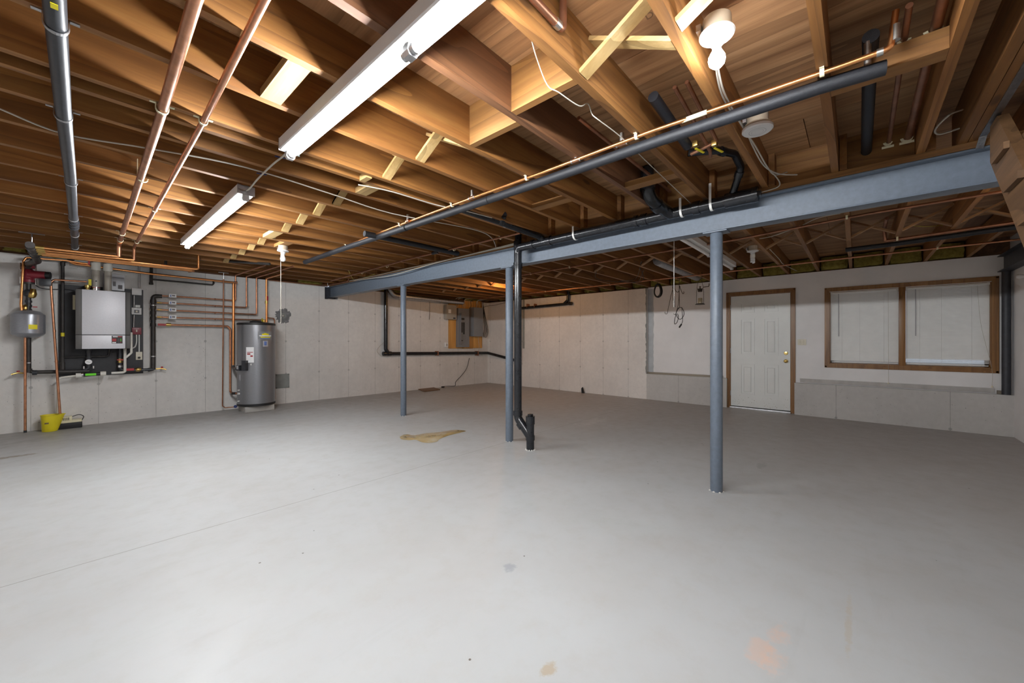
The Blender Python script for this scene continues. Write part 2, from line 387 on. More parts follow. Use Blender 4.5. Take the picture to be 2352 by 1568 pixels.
def dup(o, parent, off):                                      # a copy of a part that shares its mesh
    c = o.copy(); C.objects.link(c); c.parent = parent; c.location = off; return c

XW, XD, YW, YE, XB = 8.08, 8.16, 8.12, -1.53, -3.0
ZT, ZJ, ZS = 2.345, 2.375, 2.610
def fz(x, y):                                                 # the slab falls a little towards the door corner
    k = min(max((x-3.0)/5.1, 0), 1)
    return (0.009*(1-k) + 0.003*k)*(y-4.0) - 0.012*k

# ================================================================ STRUCTURE
mb = MB(); nx, ny = 22, 20
gx = [XB + (8.4-XB)*i/nx for i in range(nx+1)]; gy = [YE-.15 + (8.35-YE+.15)*j/ny for j in range(ny+1)]
vs = [(x, y, fz(x, y)) for y in gy for x in gx]
mb.add(vs, [(j*(nx+1)+i, j*(nx+1)+i+1, (j+1)*(nx+1)+i+1, (j+1)*(nx+1)+i) for j in range(ny) for i in range(nx)])
mb.box(XB, 8.4, YE-.15, 8.35, -.25, -.12)
struct('floor', mb, 'painted_concrete_floor')

# boiler wall, poured concrete, with the pocket that carries the steel beam
BX0, BX1 = 3.475, 3.605
mb = MB().box(XB-.2, BX0-.08, YW, YW+.22, -.12, ZT).box(BX1+.06, XW+.3, YW, YW+.22, -.12, ZT).box(BX0-.08, BX1+.06, YW, YW+.22, -.12, 2.075)
mb.box(BX0-.08, BX1+.06, YW+.12, YW+.22, 2.075, ZT)
wall_left = struct('wall_left', mb, 'concrete_left')
obj('mortar_bed', MB().box(BX0-.02, BX1+.10, YW-.012, YW+.1, 2.06, 2.085), 'spackle', wall_left)

# door wall: tall concrete, concrete knee walls, framed drywall
yC = (8.120, 3.338, 1.435)[1]
dL, dR = (8.160, 1.823, 0.015)[1], (8.160, 0.784, 0.053)[1]
mb = MB().box(XW, XW+.3, yC, YW, -.12, ZT)
wall_right = struct('wall_right', mb, 'concrete_right')
zk1 = (8.120, 2.682, 0.525)[2]; zk2 = (8.120, -0.115, 0.513)[2]
obj('knee_wall', MB().box(XW, XW+.3, dL-.01, yC-.001, -.12, zk1), 'concrete_knee', wall_right)
yK = (8.120, -1.542, 0.215)[1]
obj('knee_wall', MB().box(XW, XW+.3, yK-.02, dR, -.12, zk2), 'concrete_knee', wall_right)
dw = MB().box(XD, XD+.12, dL, yC-.001, zk1, ZT+.02)                   # left of the door
yw0, yw1 = (8.160, 0.357, 1.809)[1], (8.160, -1.394, 1.700)[1]
zw0, zw1 = (8.160, -0.165, 0.822)[2], (8.160, -0.165, 2.012)[2]
zd1 = (8.160, 1.760, 2.076)[2]
dw.box(XD, XD+.12, dR, dL, zd1+.01, ZT+.02)                   # over the door
dw.box(XD, XD+.12, yw0, dR, zk2, ZT+.02)                         # between door and window
dw.box(XD, XD+.12, yw1, yw0, zk2, zw0).box(XD, XD+.12, yw1, yw0, zw1, ZT+.02)
dw.box(XD, XD+.12, yK-.02, yw1, zk2, ZT+.02)
obj('drywall', dw, 'drywall', wall_right)
# unpainted joint-compound strip beside the concrete, with a ragged edge
pts = []
za, zb = zk1+.04, ZT-.02
for i in range(30): pts.append((yC-.11-random.uniform(0, .018), za+(zb-za)*i/29))
poly = [(yC-.002, za), (yC-.002, zb)] + pts[::-1]
obj('bare_joint_strip', MB().prism(poly, 'x', XD-.004, XD+.002), 'drywall_grey', wall_right)
# ragged end face of the concrete
pts = [(XW-.002-random.uniform(0, .004), za+(zb-za)*i/39) for i in range(40)]
pts = [(yC+random.uniform(.006, .028), zk1+(ZT-zk1)*i/49) for i in range(50)]
poly = [(yC-.003, zk1), (yC-.003, ZT)] + pts[::-1]
obj('broken_edge', MB().prism(poly, 'x', XW-.006, XW+.002), 'patch_grey', wall_right)

struct('wall_end', MB().box(-.5, XW+.3, YE-.12, YE, -.12, ZT+.25), 'drywall')
struct('wall_back', MB().box(XB-.2, XB, YE-.12, YW, -.12, ZT+.25), 'concrete_right')
struct('wall_front', MB().box(XB-.2, -.5, YE-.12, YE, -.12, ZT+.25), 'concrete_left')

# ---------------------------------------------------------------- ceiling: subfloor sheets, joists, blocking, bridging
ceiling = struct('ceiling', MB().box(XB-.2, 8.4, YE-.12, 8.36, ZS+.02, ZS+.05), 'joist_dark')
sheet = None; i = 0
x = -3.06
while x < 8.3:
    y = -1.6 - (1.22 if i % 2 else 0) + .63
    while y < 8.3:
        x0, x1, y0, y1 = x+.0015, x+1.2175, max(y, -1.6)+.0015, min(y+2.4385, 8.33)-.0015
        if y1 > y0+.05: obj('subfloor_sheet', MB().box(x0, x1, y0, y1, ZS, ZS+.018), 'plywood', ceiling)
        y += 2.44
    x += 1.22; i += 1
obj('rim_board', MB().box(XB, 8.3, 8.20, 8.24, ZJ, ZS), 'joist_wood', ceiling)       # rim boards over the walls
obj('rim_board', MB().box(8.26, 8.30, YE, 8.2, ZJ, ZS), 'joist_dark', ceiling)
obj('sill_plate', MB().box(XB, 3.36, YW+.04, YW+.18, ZT, ZJ), 'joist_dark', ceiling)
obj('sill_plate', MB().box(3.68, 8.26, YW+.04, YW+.18, ZT, ZJ), 'joist_dark', ceiling)
obj('sill_plate', MB().box(XD+.03, 8.3, YE, YW, ZT+.02, ZJ), 'joist_dark', ceiling)
obj('nailer_plate', MB().box(BX0-.005, BX1+.005, -.9, YW-.02, 2.337, ZJ), 'block_wood', ceiling)
JY = lambda k: .11 + .4064*k
T = .0195
near = {}; far = {}
for k in range(-1, 20):
    y = JY(k); mt = {3: 'joist_dark', 2: 'joist_wood'}.get(k, 'joist_wood')
    near[k] = obj('joist', MB().box(XB+.02, BX1+.03, y-T, y+T, ZJ, ZS-.001), mt, ceiling)
obj('joist', MB().box(XB+.02, BX1+.03, 2.69-T, 2.69+T, ZJ, ZS-.001), 'joist_wood', ceiling)
for y in (-.465, -.507): obj('trimmer_joist', MB().box(XB+.02, BX1+.03, y-T, y+T, ZJ, ZS-.001), 'joist_wood', ceiling)
for k in range(-3, 20):
    y = JY(k) - .043
    far[k] = obj('joist', MB().box(BX0-.03, 8.255, y-T, y+T, ZJ+.0005, ZS-.001), 'joist_wood', ceiling)
# solid blocking over the steel beam
for k in range(-1, 19):
    y0, y1 = JY(k)+T+.001, JY(k+1)-.043-T-.001
    obj('blocking', MB().box(3.52, 3.558, y0, y1, ZJ, ZS-.002), 'block_wood', ceiling)
# loose blocks between joists
def block(x0, x1, k, z0=ZJ, z1=ZJ+.235, mat='block_wood', k2=None, w=None):
    y0, y1 = JY(k)+T+.001, JY(k+1 if k2 is None else k2)-T-.001
    return obj('blocking', MB().box(x0, x1, y0, y1, z0, z1-.002), mat, ceiling)
block(.586, .676, 4, ZJ, ZJ+.04, 'pale_pine')
block(1.47, 1.51, 2); block(1.555, 1.595, 3, ZJ-.0)
block(2.655, 2.745, 4, ZJ, ZJ+.04); block(2.76, 2.85, 2, ZJ, ZJ+.04)
block(2.30, 2.39, -1, ZJ, ZJ+.09)
obj('blocking', MB().box(1.36, 1.40, 2.569, 2.669, ZJ-.01, ZJ+.03), 'pale_pine', ceiling)
obj('blocking', MB().box(1.46, 1.55, 2.711, 2.934, ZJ, ZJ+.04), 'pale_pine', ceiling)
block(1.40, 1.49, 11, ZJ, ZJ+.04, 'pale_pine'); block(1.635, 1.725, 12, ZJ, ZJ+.04, 'block_wood')
# cross bridging, near bay (pale) and far bay (brown)
def bridge(xa, y0, y1, mat, down=True, w=.064, t=.018):
    za, zb = ZJ+.012, ZS-.03
    if not down: za, zb = zb, za
    obj('bridging', MB().bar((xa, y0, za), (xa, y1, zb), w, t), mat, ceiling)
for k in list(range(0, 5)) + list(range(6, 17)):
    if k in (2, 3, 6): continue
    y0, y1 = JY(k)+T, JY(k+1)-T
    if k == 5: continue
    bridge(1.49, y0, y1, 'pale_pine', False)
    bridge(1.57, y0, y1, 'pale_pine', True)
bridge(1.49, JY(5)+T, 2.55-T, 'pale_pine', False); bridge(1.57, JY(5)+T, 2.55-T, 'pale_pine', True)
bridge(1.49, JY(7)+T, JY(8)-T, 'pale_pine', False)
for k in range(-3, 18):
    y0, y1 = JY(k)-.043+T, JY(k+1)-.043-T
    bridge(5.82, y0, y1, 'brace_brown', False, .058); bridge(5.90, y0, y1, 'brace_brown', True, .058)
# printed stamp on the underside of a plywood sheet
def text(name, body, size, mat, parent, loc, xax, yax, ext=0.0004, label=None):
    cu = bpy.data.curves.new(name, 'FONT'); cu.body = body; cu.size = size; cu.extrude = ext; cu.align_x = 'LEFT'
    tmp = bpy.data.objects.new(name, cu); C.objects.link(tmp)
    dg = bpy.context.evaluated_depsgraph_get(); me = bpy.data.meshes.new_from_object(tmp.evaluated_get(dg))
    bpy.data.objects.remove(tmp); bpy.data.curves.remove(cu)
    xa, ya = Vector(xax), Vector(yax); za = xa.cross(ya); org = Vector(ORG[parent.name]); L = Vector(loc)
    for v in me.vertices: v.co = L + xa*v.co.x + ya*v.co.y + za*v.co.z - org
    me.materials.clear(); me.materials.append(M[mat])
    o = bpy.data.objects.new(name, me); o.parent = parent; C.objects.link(o); ORG[o.name] = ORG[parent.name]
    if label: o['label'] = label
    return o
tp = (1.602, 0.683, 2.608)
text('stamp_text', 'THIS SIDE\nDOWN', .05, 'ink_brown', ceiling, tp, (0, -1, 0), (-1, 0, 0))
# fibreglass stuffed into the rim bays
def batt(name, label, cat, grp, x0, x1, y0, y1, z0, z1, seed):
    rd = random.Random(seed); bm = bmesh.new(); bmesh.ops.create_cube(bm, size=1.0)
    bmesh.ops.subdivide_edges(bm, edges=bm.edges[:], cuts=3, use_grid_fill=True)
    for v in bm.verts:
        q = v.co.copy(); r = 1 - .16*max(0, q.length-.55)
        v.co = Vector(((x0+x1)/2 + q.x*r*(x1-x0), (y0+y1)/2 + q.y*r*(y1-y0), (z0+z1)/2 + q.z*r*(z1-z0))) + Vector((rd.uniform(-.012, .012), rd.uniform(-.009, .009), rd.uniform(-.010, .010)))
    bm.verts.index_update(); mb = MB().add([v.co[:] for v in bm.verts], [[v.index for v in f.verts] for f in bm.faces]); bm.free()
    return tag(obj(name, mb, 'fibreglass', None, None, 80), label, cat, grp)
for k in range(-3, 19):
    y0, y1 = JY(k)-.043+T+.015, JY(k+1)-.043-T-.015
    batt('insulation_batt', 'yellow fibreglass batt stuffed between joists above the door wall', 'insulation', 'fibreglass batts above the door wall', XD+.0, 8.24, y0, y1, ZJ+.01, ZS-.02, k)
for i, (xa, xb, z0, z1) in enumerate(((-1.2, -.70, ZJ-.0, ZS-.02), (-.60, -.42, ZJ+.0, ZJ+.13), (-.25, .05, ZJ-.03, ZJ+.05), (2.9, 3.35, ZJ-.02, ZJ+.07), (4.0, 4.6, ZJ, ZJ+.09), (4.7, 5.3, ZJ, ZJ+.1), (7.2, 7.7, ZJ-.01, ZJ+.06))):
    nm = ['big bright yellow fibreglass tuft at the left edge above the pump', 'small fibreglass tuft left of the black manifold', 'flat fibreglass strip just under the copper bundle', 'fibreglass strip above the wall beside the beam pocket', 'fibreglass scrap above the left end of the metal duct', 'fibreglass scrap above the middle of the metal duct', 'fibreglass scrap above the electrical panels'][i]
    batt('insulation_scrap', nm, 'insulation', None, xa, xb, YW-.02, YW+.14, z0, z1, 90+i)

# ---------------------------------------------------------------- steel
b = thing('steel_beam', 'long blue-grey painted steel I-beam carried on three round posts', 'beam', ((BX0+BX1)/2, 3.5, 2.12))
Y0, Y1 = -.9, YW+.1
wm = (BX0+BX1)/2
obj('web', MB().box(wm-.006, wm+.006, Y0, Y1, 2.130, 2.325), 'steel_blue', b)
obj('lower_flange', MB().bbox(BX0, BX1, Y0, Y1, 2.120, 2.131, .003), 'steel_blue', b)
obj('upper_flange', MB().bbox(BX0, BX1, Y0, Y1, 2.324, 2.336, .003), 'steel_blue', b)
obj('end_plate', MB().box(BX0-.06, BX1+.03, YW+.06, YW+.075, 2.09, 2.33), 'steel_dark', b)
for Yc, nm in (((3.540, 0.870, 1.212)[1], 'thick blue-grey round steel post nearest the camera with chipped paint'), ((3.540, 3.182, 1.212)[1], 'blue-grey round steel post right beside the black drain stack'), ((3.540, 5.489, 1.212)[1], 'blue-grey round steel post farthest back, left of the electrical panels')):
    zb = fz(3.54, Yc)
    c_ = thing('steel_post', nm, 'post', (3.54, Yc, zb), 'steel posts under the beam')
    obj('shaft', MB().lathe([(.046, 0), (.047, .004), (.047, 2.106-zb), (.046, 2.108-zb)], (3.54, Yc, zb), n=28), 'steel_blue', c_)
    obj('cap_plate', MB().bbox(3.54-.062, 3.54+.062, Yc-.09, Yc+.09, 2.108, 2.1195, .002), 'steel_blue', c_)
    for a in range(7):
        an = a*.9+.3; r = .05
        obj('mortar_crumb', MB().lathe([(.0, 0), (.010, .001), (.007, .007), (0, .008)], (3.54+r*cos(an), Yc+r*sin(an), zb), n=7), 'spackle', c_)
# second beam and post in the far right corner
b2 = thing('corner_beam', 'dark steel beam high on the white end wall beside the window', 'beam', (7.0, YE+.07, 2.13))
obj('web', MB().box(5.2, XD-.02, YE+.065, YE+.075, 2.14, 2.33), 'steel_dark', b2)
obj('lower_flange', MB().box(5.2, XD-.02, YE+.01, YE+.13, 2.13, 2.14), 'steel_dark', b2)
obj('upper_flange', MB().box(5.2, XD-.02, YE+.01, YE+.13, 2.33, 2.34), 'steel_dark', b2)
c2 = obj('corner_post', MB().lathe([(.04, 0), (.04, 2.128-zk2)], (XD-.05, YE+.06, zk2+.001), n=20), 'steel_dark')
tag(c2, 'dark steel post in the corner right of the window', 'post')

# ================================================================ OPENINGS
def frame_board(mb, y0, y1, z0, z1, horiz):                   # moulded casing board on the drywall
    mb.box(XD-.016, XD+.001, y0, y1, z0, z1)
    if horiz: mb.box(XD-.022, XD-.016, y0, y1, z0+(z1-z0)*.55, z1-.006).box(XD-.019, XD-.016, y0, y1, z0+.006, z0+(z1-z0)*.35)
    return mb
def casing(parent, y0, y1, z0, z1, w, bottom=False):          # outer rectangle, board width w; flat back, two raised beads
    def vert(ya, yb, out):
        m = MB().box(XD-.016, XD+.001, ya, yb, z0, z1)
        lo, hi = min(ya, yb), max(ya, yb)
        if out > 0: m.box(XD-.024, XD-.016, hi-.45*w, hi-.006, z0, z1-.008).box(XD-.020, XD-.016, lo+.006, lo+.018, z0, z1-w)
        else: m.box(XD-.024, XD-.016, lo+.006, lo+.45*w, z0, z1-.008).box(XD-.020, XD-.016, hi-.018, hi-.006, z0, z1-w)
        return m
    obj('casing_board', vert(y1-w, y1, 1), 'oak_trim', parent); obj('casing_board', vert(y0, y0+w, -1), 'oak_trim', parent)
    obj('casing_board', MB().box(XD-.016, XD+.001, y0+w, y1-w, z1-w, z1).box(XD-.024, XD-.016, y0+.006, y1-.006, z1-.45*w, z1-.006).box(XD-.020, XD-.016, y0+w, y1-w, z1-w+.006, z1-w+.018), 'oak_trim', parent)
    if bottom: obj('casing_board', MB().box(XD-.016, XD+.001, y0+w, y1-w, z0, z0+w).box(XD-.024, XD-.016, y0+.006, y1-.006, z0+.006, z0+.45*w).box(XD-.020, XD-.016, y0+w, y1-w, z0+w-.018, z0+w-.006), 'oak_trim', parent)

# ---- door
yl, yr = (8.160, 1.760, 1.082)[1], (8.160, 0.850, 1.092)[1]
zb, zt = (8.160, 1.759, 0.018)[2], (8.160, 1.760, 2.049)[2]
xs = XD+.004
door = struct('door_1', MB().box(xs, xs+.04, yr, yl, zb, zt), 'door_paint')
wc = .062
casing(door, yr-.012-wc, yl+.012+wc, fz(XD, 1.3)+.002, zt+.014+wc, wc)
obj('jamb', MB().box(XD+.001, XD+.11, yl+.003, yl+.014, zb-.03, zt+.012).box(XD+.001, XD+.11, yr-.014, yr-.003, zb-.03, zt+.012).box(XD+.001, XD+.11, yr-.003, yl+.003, zt+.003, zt+.014), 'oak_trim', door)
obj('threshold', MB().bbox(XD-.05, XD+.1, yr-.01, yl+.01, fz(XD, 1.3)-.01, zb-.012, .004), 'galvanised', door)
obj('weather_strip', MB().box(XD+.03, XD+.06, yr-.003, yl+.003, zb-.011, zb-.001), 'rubber_black', door)
cols = (((8.160, 1.600, 1.083)[1], (8.160, 1.378, 1.086)[1]), ((8.160, 1.239, 1.088)[1], (8.160, 1.019, 1.090)[1]))
rows = (((8.160, 1.495, 1.914)[2], (8.160, 1.495, 1.741)[2]), ((8.160, 1.495, 1.626)[2], (8.160, 1.495, 0.969)[2]), ((8.160, 1.495, 0.798)[2], (8.160, 1.495, 0.241)[2]))
for (ya, yb) in cols:
    for (za, zc) in rows:
        m = MB(); w = .016; p = xs-.010
        for q in (0, 1):
            o = q*.050
            a0, a1, c0, c1 = yb+o, ya-o, zc+o, za-o; ww = w if q == 0 else .006
            m.prism([(a0, c0), (a1, c0), (a1-ww, c0+ww), (a0+ww, c0+ww)], 'x', p, xs+.001).prism([(a0, c1), (a1, c1), (a1-ww, c1-ww), (a0+ww, c1-ww)], 'x', p, xs+.001)
            m.prism([(a0, c0), (a0, c1), (a0+ww, c1-ww), (a0+ww, c0+ww)], 'x', p, xs+.001).prism([(a1, c0), (a1, c1), (a1-ww, c1-ww), (a1-ww, c0+ww)], 'x', p, xs+.001)
        m.bbox(xs-.009, xs+.001, yb+.058, ya-.058, zc+.058, za-.058, .006)
        obj('door_panel', m, 'door_paint', door)
kb = (8.160, 0.912, 0.873); db = (8.160, 0.912, 1.009)
kn = obj('door_knob', MB().lathe([(.032, 0), (.030, .006), (.013, .010), (.012, .030), (.024, .036), (.028, .048), (.024, .060), (.010, .066)], (xs, kb[1], kb[2]), (-1, 0, 0), 20), 'brass', door)
dd = obj('deadbolt', MB().lathe([(.032, 0), (.030, .010), (.026, .014), (.004, .016)], (xs, db[1], db[2]), (-1, 0, 0), 20), 'brass_polished', door)
obj('thumb_turn', MB().bar((xs-.024, db[1]-.016, db[2]-.006), (xs-.024, db[1]+.016, db[2]+.006), .016, .010, (1, 0, 0)), 'brass_polished', dd)
for h in ((8.160, 1.764, 1.848)[2], (8.160, 1.764, 1.041)[2], (8.160, 1.764, 0.250)[2]):
    obj('hinge', MB().cyl((xs-.004, yl+.004, h-.045), (xs-.004, yl+.004, h+.045), .007, 8), 'galvanised', door)
rd = random.Random(3); m = MB()
for i in range(60):
    y = rd.uniform(yr+.03, yl-.03); z = zb+.01+abs(rd.gauss(0, .09)); s_ = rd.uniform(.002, .006)
    m.box(xs-.0006, xs+.0002, y, y+s_*rd.uniform(.6, 2), z, z+s_)
obj('dirt_specks', m, 'dirt_brown', door)['kind'] = 'stuff'

# ---- window with two blinds
wy1, wy0 = (8.160, 0.390, 1.811)[1], (8.160, -1.418, 1.698)[1]
wz1, wz0 = (8.160, 0.390, 2.082)[2], (8.160, 0.386, 0.789)[2]
wc = .062
win = struct('window_1', MB().box(XD+.09, XD+.095, wy0+wc, wy1-wc, wz0+wc, wz1-wc), 'clear_glass')
casing(win, wy0, wy1, wz0, wz1, wc, True)
iy0, iy1, iz0, iz1 = wy0+wc, wy1-wc, wz0+wc, wz1-wc
ym0, ym1 = (8.160, -0.544, 1.367)[1], (8.160, -0.471, 1.368)[1]
obj('mullion', MB().bbox(XD-.012, XD+.11, ym0, ym1, iz0, iz1, .003), 'oak_trim', win)
obj('window_jamb', MB().box(XD+.001, XD+.12, iy0, iy0+.012, iz0, iz1).box(XD+.001, XD+.12, iy1-.012, iy1, iz0, iz1).box(XD+.001, XD+.12, iy0, iy1, iz0, iz0+.012).box(XD+.001, XD+.12, iy0, iy1, iz1-.012, iz1), 'oak_trim', win)
obj('sash', MB().box(XD+.075, XD+.11, iy0+.012, iy0+.05, iz0, iz1).box(XD+.075, XD+.11, iy1-.05, iy1-.012, iz0, iz1).box(XD+.075, XD+.11, iy0, iy1, iz0+.012, iz0+.05).box(XD+.075, XD+.11, iy0, iy1, iz1-.05, iz1-.012), 'white_enamel', win)
def blind(ya, yb, label, wand, cordy, loose):                 # ya < yb
    t = thing('mini_blind', label, 'blind', (XD+.03, (ya+yb)/2, iz0+.02), 'closed mini blinds in the window')
    xb = XD+.028
    obj('head_rail', MB().bbox(xb-.018, xb+.018, ya, yb, iz1-.040, iz1-.014, .003), 'blind_vinyl', t)
    for y in (ya+.012, yb-.012): obj('mounting_bracket', MB().box(xb-.021, xb+.019, y-.012, y+.012, iz1-.044, iz1-.012), 'white_plastic', t)
    m = MB(); z = iz1-.055; i = 0; zl = iz0+.045
    while z > zl:
        a = radians(64 if not (loose and z < zl+.07) else 20)
        c_, s_ = cos(a)*.0125, sin(a)*.0125
        e0, e1 = ya+.002, yb-.004
        m.add([(xb-c_, e0, z-s_), (xb-c_, e1, z-s_), (xb-.0018, e1, z+.001), (xb-.0018, e0, z+.001), (xb+c_, e0, z+s_), (xb+c_, e1, z+s_)], [(0, 1, 2, 3), (3, 2, 5, 4)])
        z -= .0195; i += 1
    obj('slats', m, 'blind_vinyl', t, None, 20)['kind'] = 'stuff'
    obj('bottom_rail', MB().bbox(xb-.012, xb+.012, ya+.01, yb-.01, zl-.022, zl-.008, .003), 'blind_vinyl', t)
    for fy in (.18, .45, .80):
        y = yb-(yb-ya)*fy
        obj('ladder_cord', MB().cyl((xb-.014, y, zl-.01), (xb-.014, y, iz1-.035), .0012, 5), 'white_plastic', t)
    obj('tilt_wand', MB().cyl((xb-.024, wand, iz1-.045), (xb-.024, wand, iz1-.045-.68), .0045, 6), 'paper_grey', t)
    obj('lift_cord', MB().tube(spline(cordy), .0016, 5), 'cable_white', t)
    e = cordy[-1]
    obj('cord_tassel', MB().lathe([(.003, .022), (.009, .004), (.008, 0), (0, 0)], (e[0], e[1], e[2]-.02), n=8), 'cream_plastic', t)
y = (8.160, -0.359, 1.764)[1]
blind(ym1+.001, iy1-.013, 'left mini blind, fully closed, beside the door', (8.160, 0.215, 1.800)[1], [(XD+.0, y, iz1-.045), (XD-.03, y, iz0+.2), (XD-.032, y, wz0-.1), (XD-.03, y, (8.160, -0.359, 0.594)[2])], False)
y = (8.160, -1.232, 1.710)[1]; y2 = (8.160, -1.350, 0.710)[1]
blind(iy0+.013, ym0-.001, 'right mini blind with daylight under its loose bottom slats', (8.160, -0.647, 1.746)[1], [(XD+.0, y, iz1-.045), (XD-.02, (y+y2)/2+.03, (iz1+iz0)/2), (XD-.034, y2, iz0+.02), (XD-.034, y2-.004, (8.160, -1.346, 0.622)[2])], True)

# ---- trim boards on the knee walls, switch
tb = (8.100, 3.690, 0.535); te = (8.100, 1.795, 0.529)
o = obj('trim_1', MB().bbox(XD-.05, XD, dL+.065, yC-.004, zk1+.001, zk1+.038, .004), 'weathered_board'); o['kind'] = 'structure'
o = obj('trim_2', MB().bbox(XD-.022, XD-.001, (8.160, -1.376, 0.566)[1], dR-.07, zk2+.012, zk2+.075, .003), 'board_grey'); o['kind'] = 'structure'
o = obj('trim_3', MB().box(XD-.03, XD-.001, (8.160, -1.456, 0.515)[1]-.02, (8.160, -1.398, 0.539)[1], zk2+.004, zk2+.05), 'weathered_board'); o['kind'] = 'structure'
a, c_ = (8.160, 0.748, 1.249), (8.160, 0.630, 1.150)
sw = obj('switch_plate', MB().bbox(XD-.008, XD-.0005, a[1], c_[1], c_[2], a[2], .003), 'ivory_plate')
tag(sw, 'ivory double light switch plate on the white wall right of the door', 'light switch')
for f in (.3, .7):
    y = a[1]+(c_[1]-a[1])*f; z = (a[2]+c_[2])/2
    obj('toggle', MB().bar((XD-.006, y, z), (XD-.020, y, z+.010), .009, .009), 'ivory_plate', sw)
    for dz in (.028, -.028): obj('screw', MB().cyl((XD-.006, y, z+dz), (XD-.0095, y, z+dz), .0035, 8), 'ink_grey', sw)

# ---- round clear wall lamp at the right edge
p = (7.406, -1.470, 1.980)
t = thing('wall_lamp', 'round clear glass lamp with white back plate at the right edge', 'lamp', (p[0], YE+.002, p[2]))
obj('back_plate', MB().lathe([(.100, 0), (.104, .004), (.094, .016), (.02, .020)], (p[0], YE+.002, p[2]), (0, 1, 0), 28), 'white_enamel', t)
obj('glass_dome', MB().lathe([(.125, .004), (.128, .02), (.118, .07), (.085, .115), (.03, .135)], (p[0], YE+.002, p[2]), (0, 1, 0), 28), 'clear_glass', t)
obj('rim', MB().tube([(p[0]+.126*cos(a_), YE+.006, p[2]+.126*sin(a_)) for a_ in [2*pi*i/32 for i in range(32)]], .004, 6, closed=True), 'chrome', t)
obj('bulb', MB().lathe([(.012, 0), (.014, .03), (.028, .06), (.03, .075), (.018, .095), (0, .1)], (p[0], YE+.018, p[2]), (0, 1, 0), 16), 'bulb_white', t)

# ================================================================ LAMPS
def strip_light(label, axis, fixed, a0, a1, zc, lit, mid=True):
    # single-lamp strip fixture: channel, tapered reflector, end caps, lamp holders, two tubes end to end
    P = (lambda a, u, z: (fixed+u, a, z)) if axis == 'Y' else (lambda a, u, z: (a, fixed+u, z))
    t = thing('strip_light', label, 'light', P((a0+a1)/2, 0, zc), None)
    prof = [(-.054, zc+.081), (.054, zc+.081), (.054, zc+.024), (.048, zc+.018), (-.048, zc+.018), (-.054, zc+.024)]
    m = MB(); v = [P(a, u, z) for a in (a0, a1) for u, z in prof]; n = 6
    m.add(v, [tuple(range(n)), tuple(range(2*n-1, n-1, -1))] + [(i, i+n, (i+1) % n+n, (i+1) % n) for i in range(n)])
    obj('channel', m, 'white_enamel', t, None, 25)
    for a in (a0, a1):
        s = .004 if a == a1 else -.004
        m = MB(); v = [P(a+q, u, z) for q in (0, s) for u, z in [(-.056, zc+.083), (.056, zc+.083), (.056, zc+.014), (-.056, zc+.014)]]
        m.add(v, [(0,1,2,3),(7,6,5,4),(0,4,5,1),(1,5,6,2),(2,6,7,3),(3,7,4,0)]); obj('end_cap', m, 'galvanised', t)
    ctr = (a0+a1)/2
    for a in (a0+.012, ctr, a1-.012):
        m = MB(); w = .012 if a != ctr else .018
        v = [P(a+q*w, u, z) for q in (-1, 1) for u, z in [(-.020, zc+.016), (.020, zc+.016), (.024, zc-.012), (.016, zc-.027), (-.016, zc-.027), (-.024, zc-.012)]]
        m.add(v, [tuple(range(n)), tuple(range(2*n-1, n-1, -1))] + [(i, i+n, (i+1) % n+n, (i+1) % n) for i in range(n)])
        obj('lamp_holder', m, 'porcelain' if a != ctr else 'galvanised', t)
    for (p0, p1) in ((a0+.026, ctr-.020), (ctr+.020, a1-.026)):
        obj('fluorescent_tube', MB().tube([P(p0, 0, zc-.004), P(p1, 0, zc-.004)], .018, 14), 'tube_light' if lit else 'white_enamel', t)
        for e, d in ((p0, 1), (p1, -1)): obj('tube_cap', MB().tube([P(e-d*.004, 0, zc-.004), P(e+d*.018, 0, zc-.004)], .0185, 14), 'galvanised', t)
    return t
LZ = ZJ - .084
strip_light('long lit fluorescent strip overhead, nearest the camera, cut by the top edge', 'Y', .830, .02, 2.465, LZ, True)
strip_light('long lit fluorescent strip farther back, left, towards the boiler', 'Y', .852, 3.41, 5.70, LZ, True)
strip_light('unlit white fluorescent strip hung beyond the beam near the door', 'X', 1.375, 4.05, 6.44, ZJ-.084, False)
t = obj('power_cord', MB().tube(spline([(.830, 2.472, LZ+.045), (.834, 2.56, LZ+.035), (.845, 2.8, ZJ-.028), (.849, 3.1, ZJ-.03), (.852, 3.32, LZ+.04), (.852, 3.402, LZ+.046)]), .0055, 8), 'cable_white')
tag(t, 'off-white cord looping between the two lit fluorescent strips', 'cord')
for y in (2.66, 3.02): obj('cable_tie', MB().bar((.815, y, ZJ-.030), (.873, y, ZJ-.024), .006, .006), 'blue_plastic', t)
q = (4.100, 1.406, 2.217)
t = obj('pull_cord', MB().cyl((4.10, q[1], ZJ-.06), (4.10, q[1], (4.100, 1.406, 1.566)[2]), .0028, 6), 'white_plastic')
tag(t, 'long white pull cord hanging from the unlit fluorescent strip', 'cord')

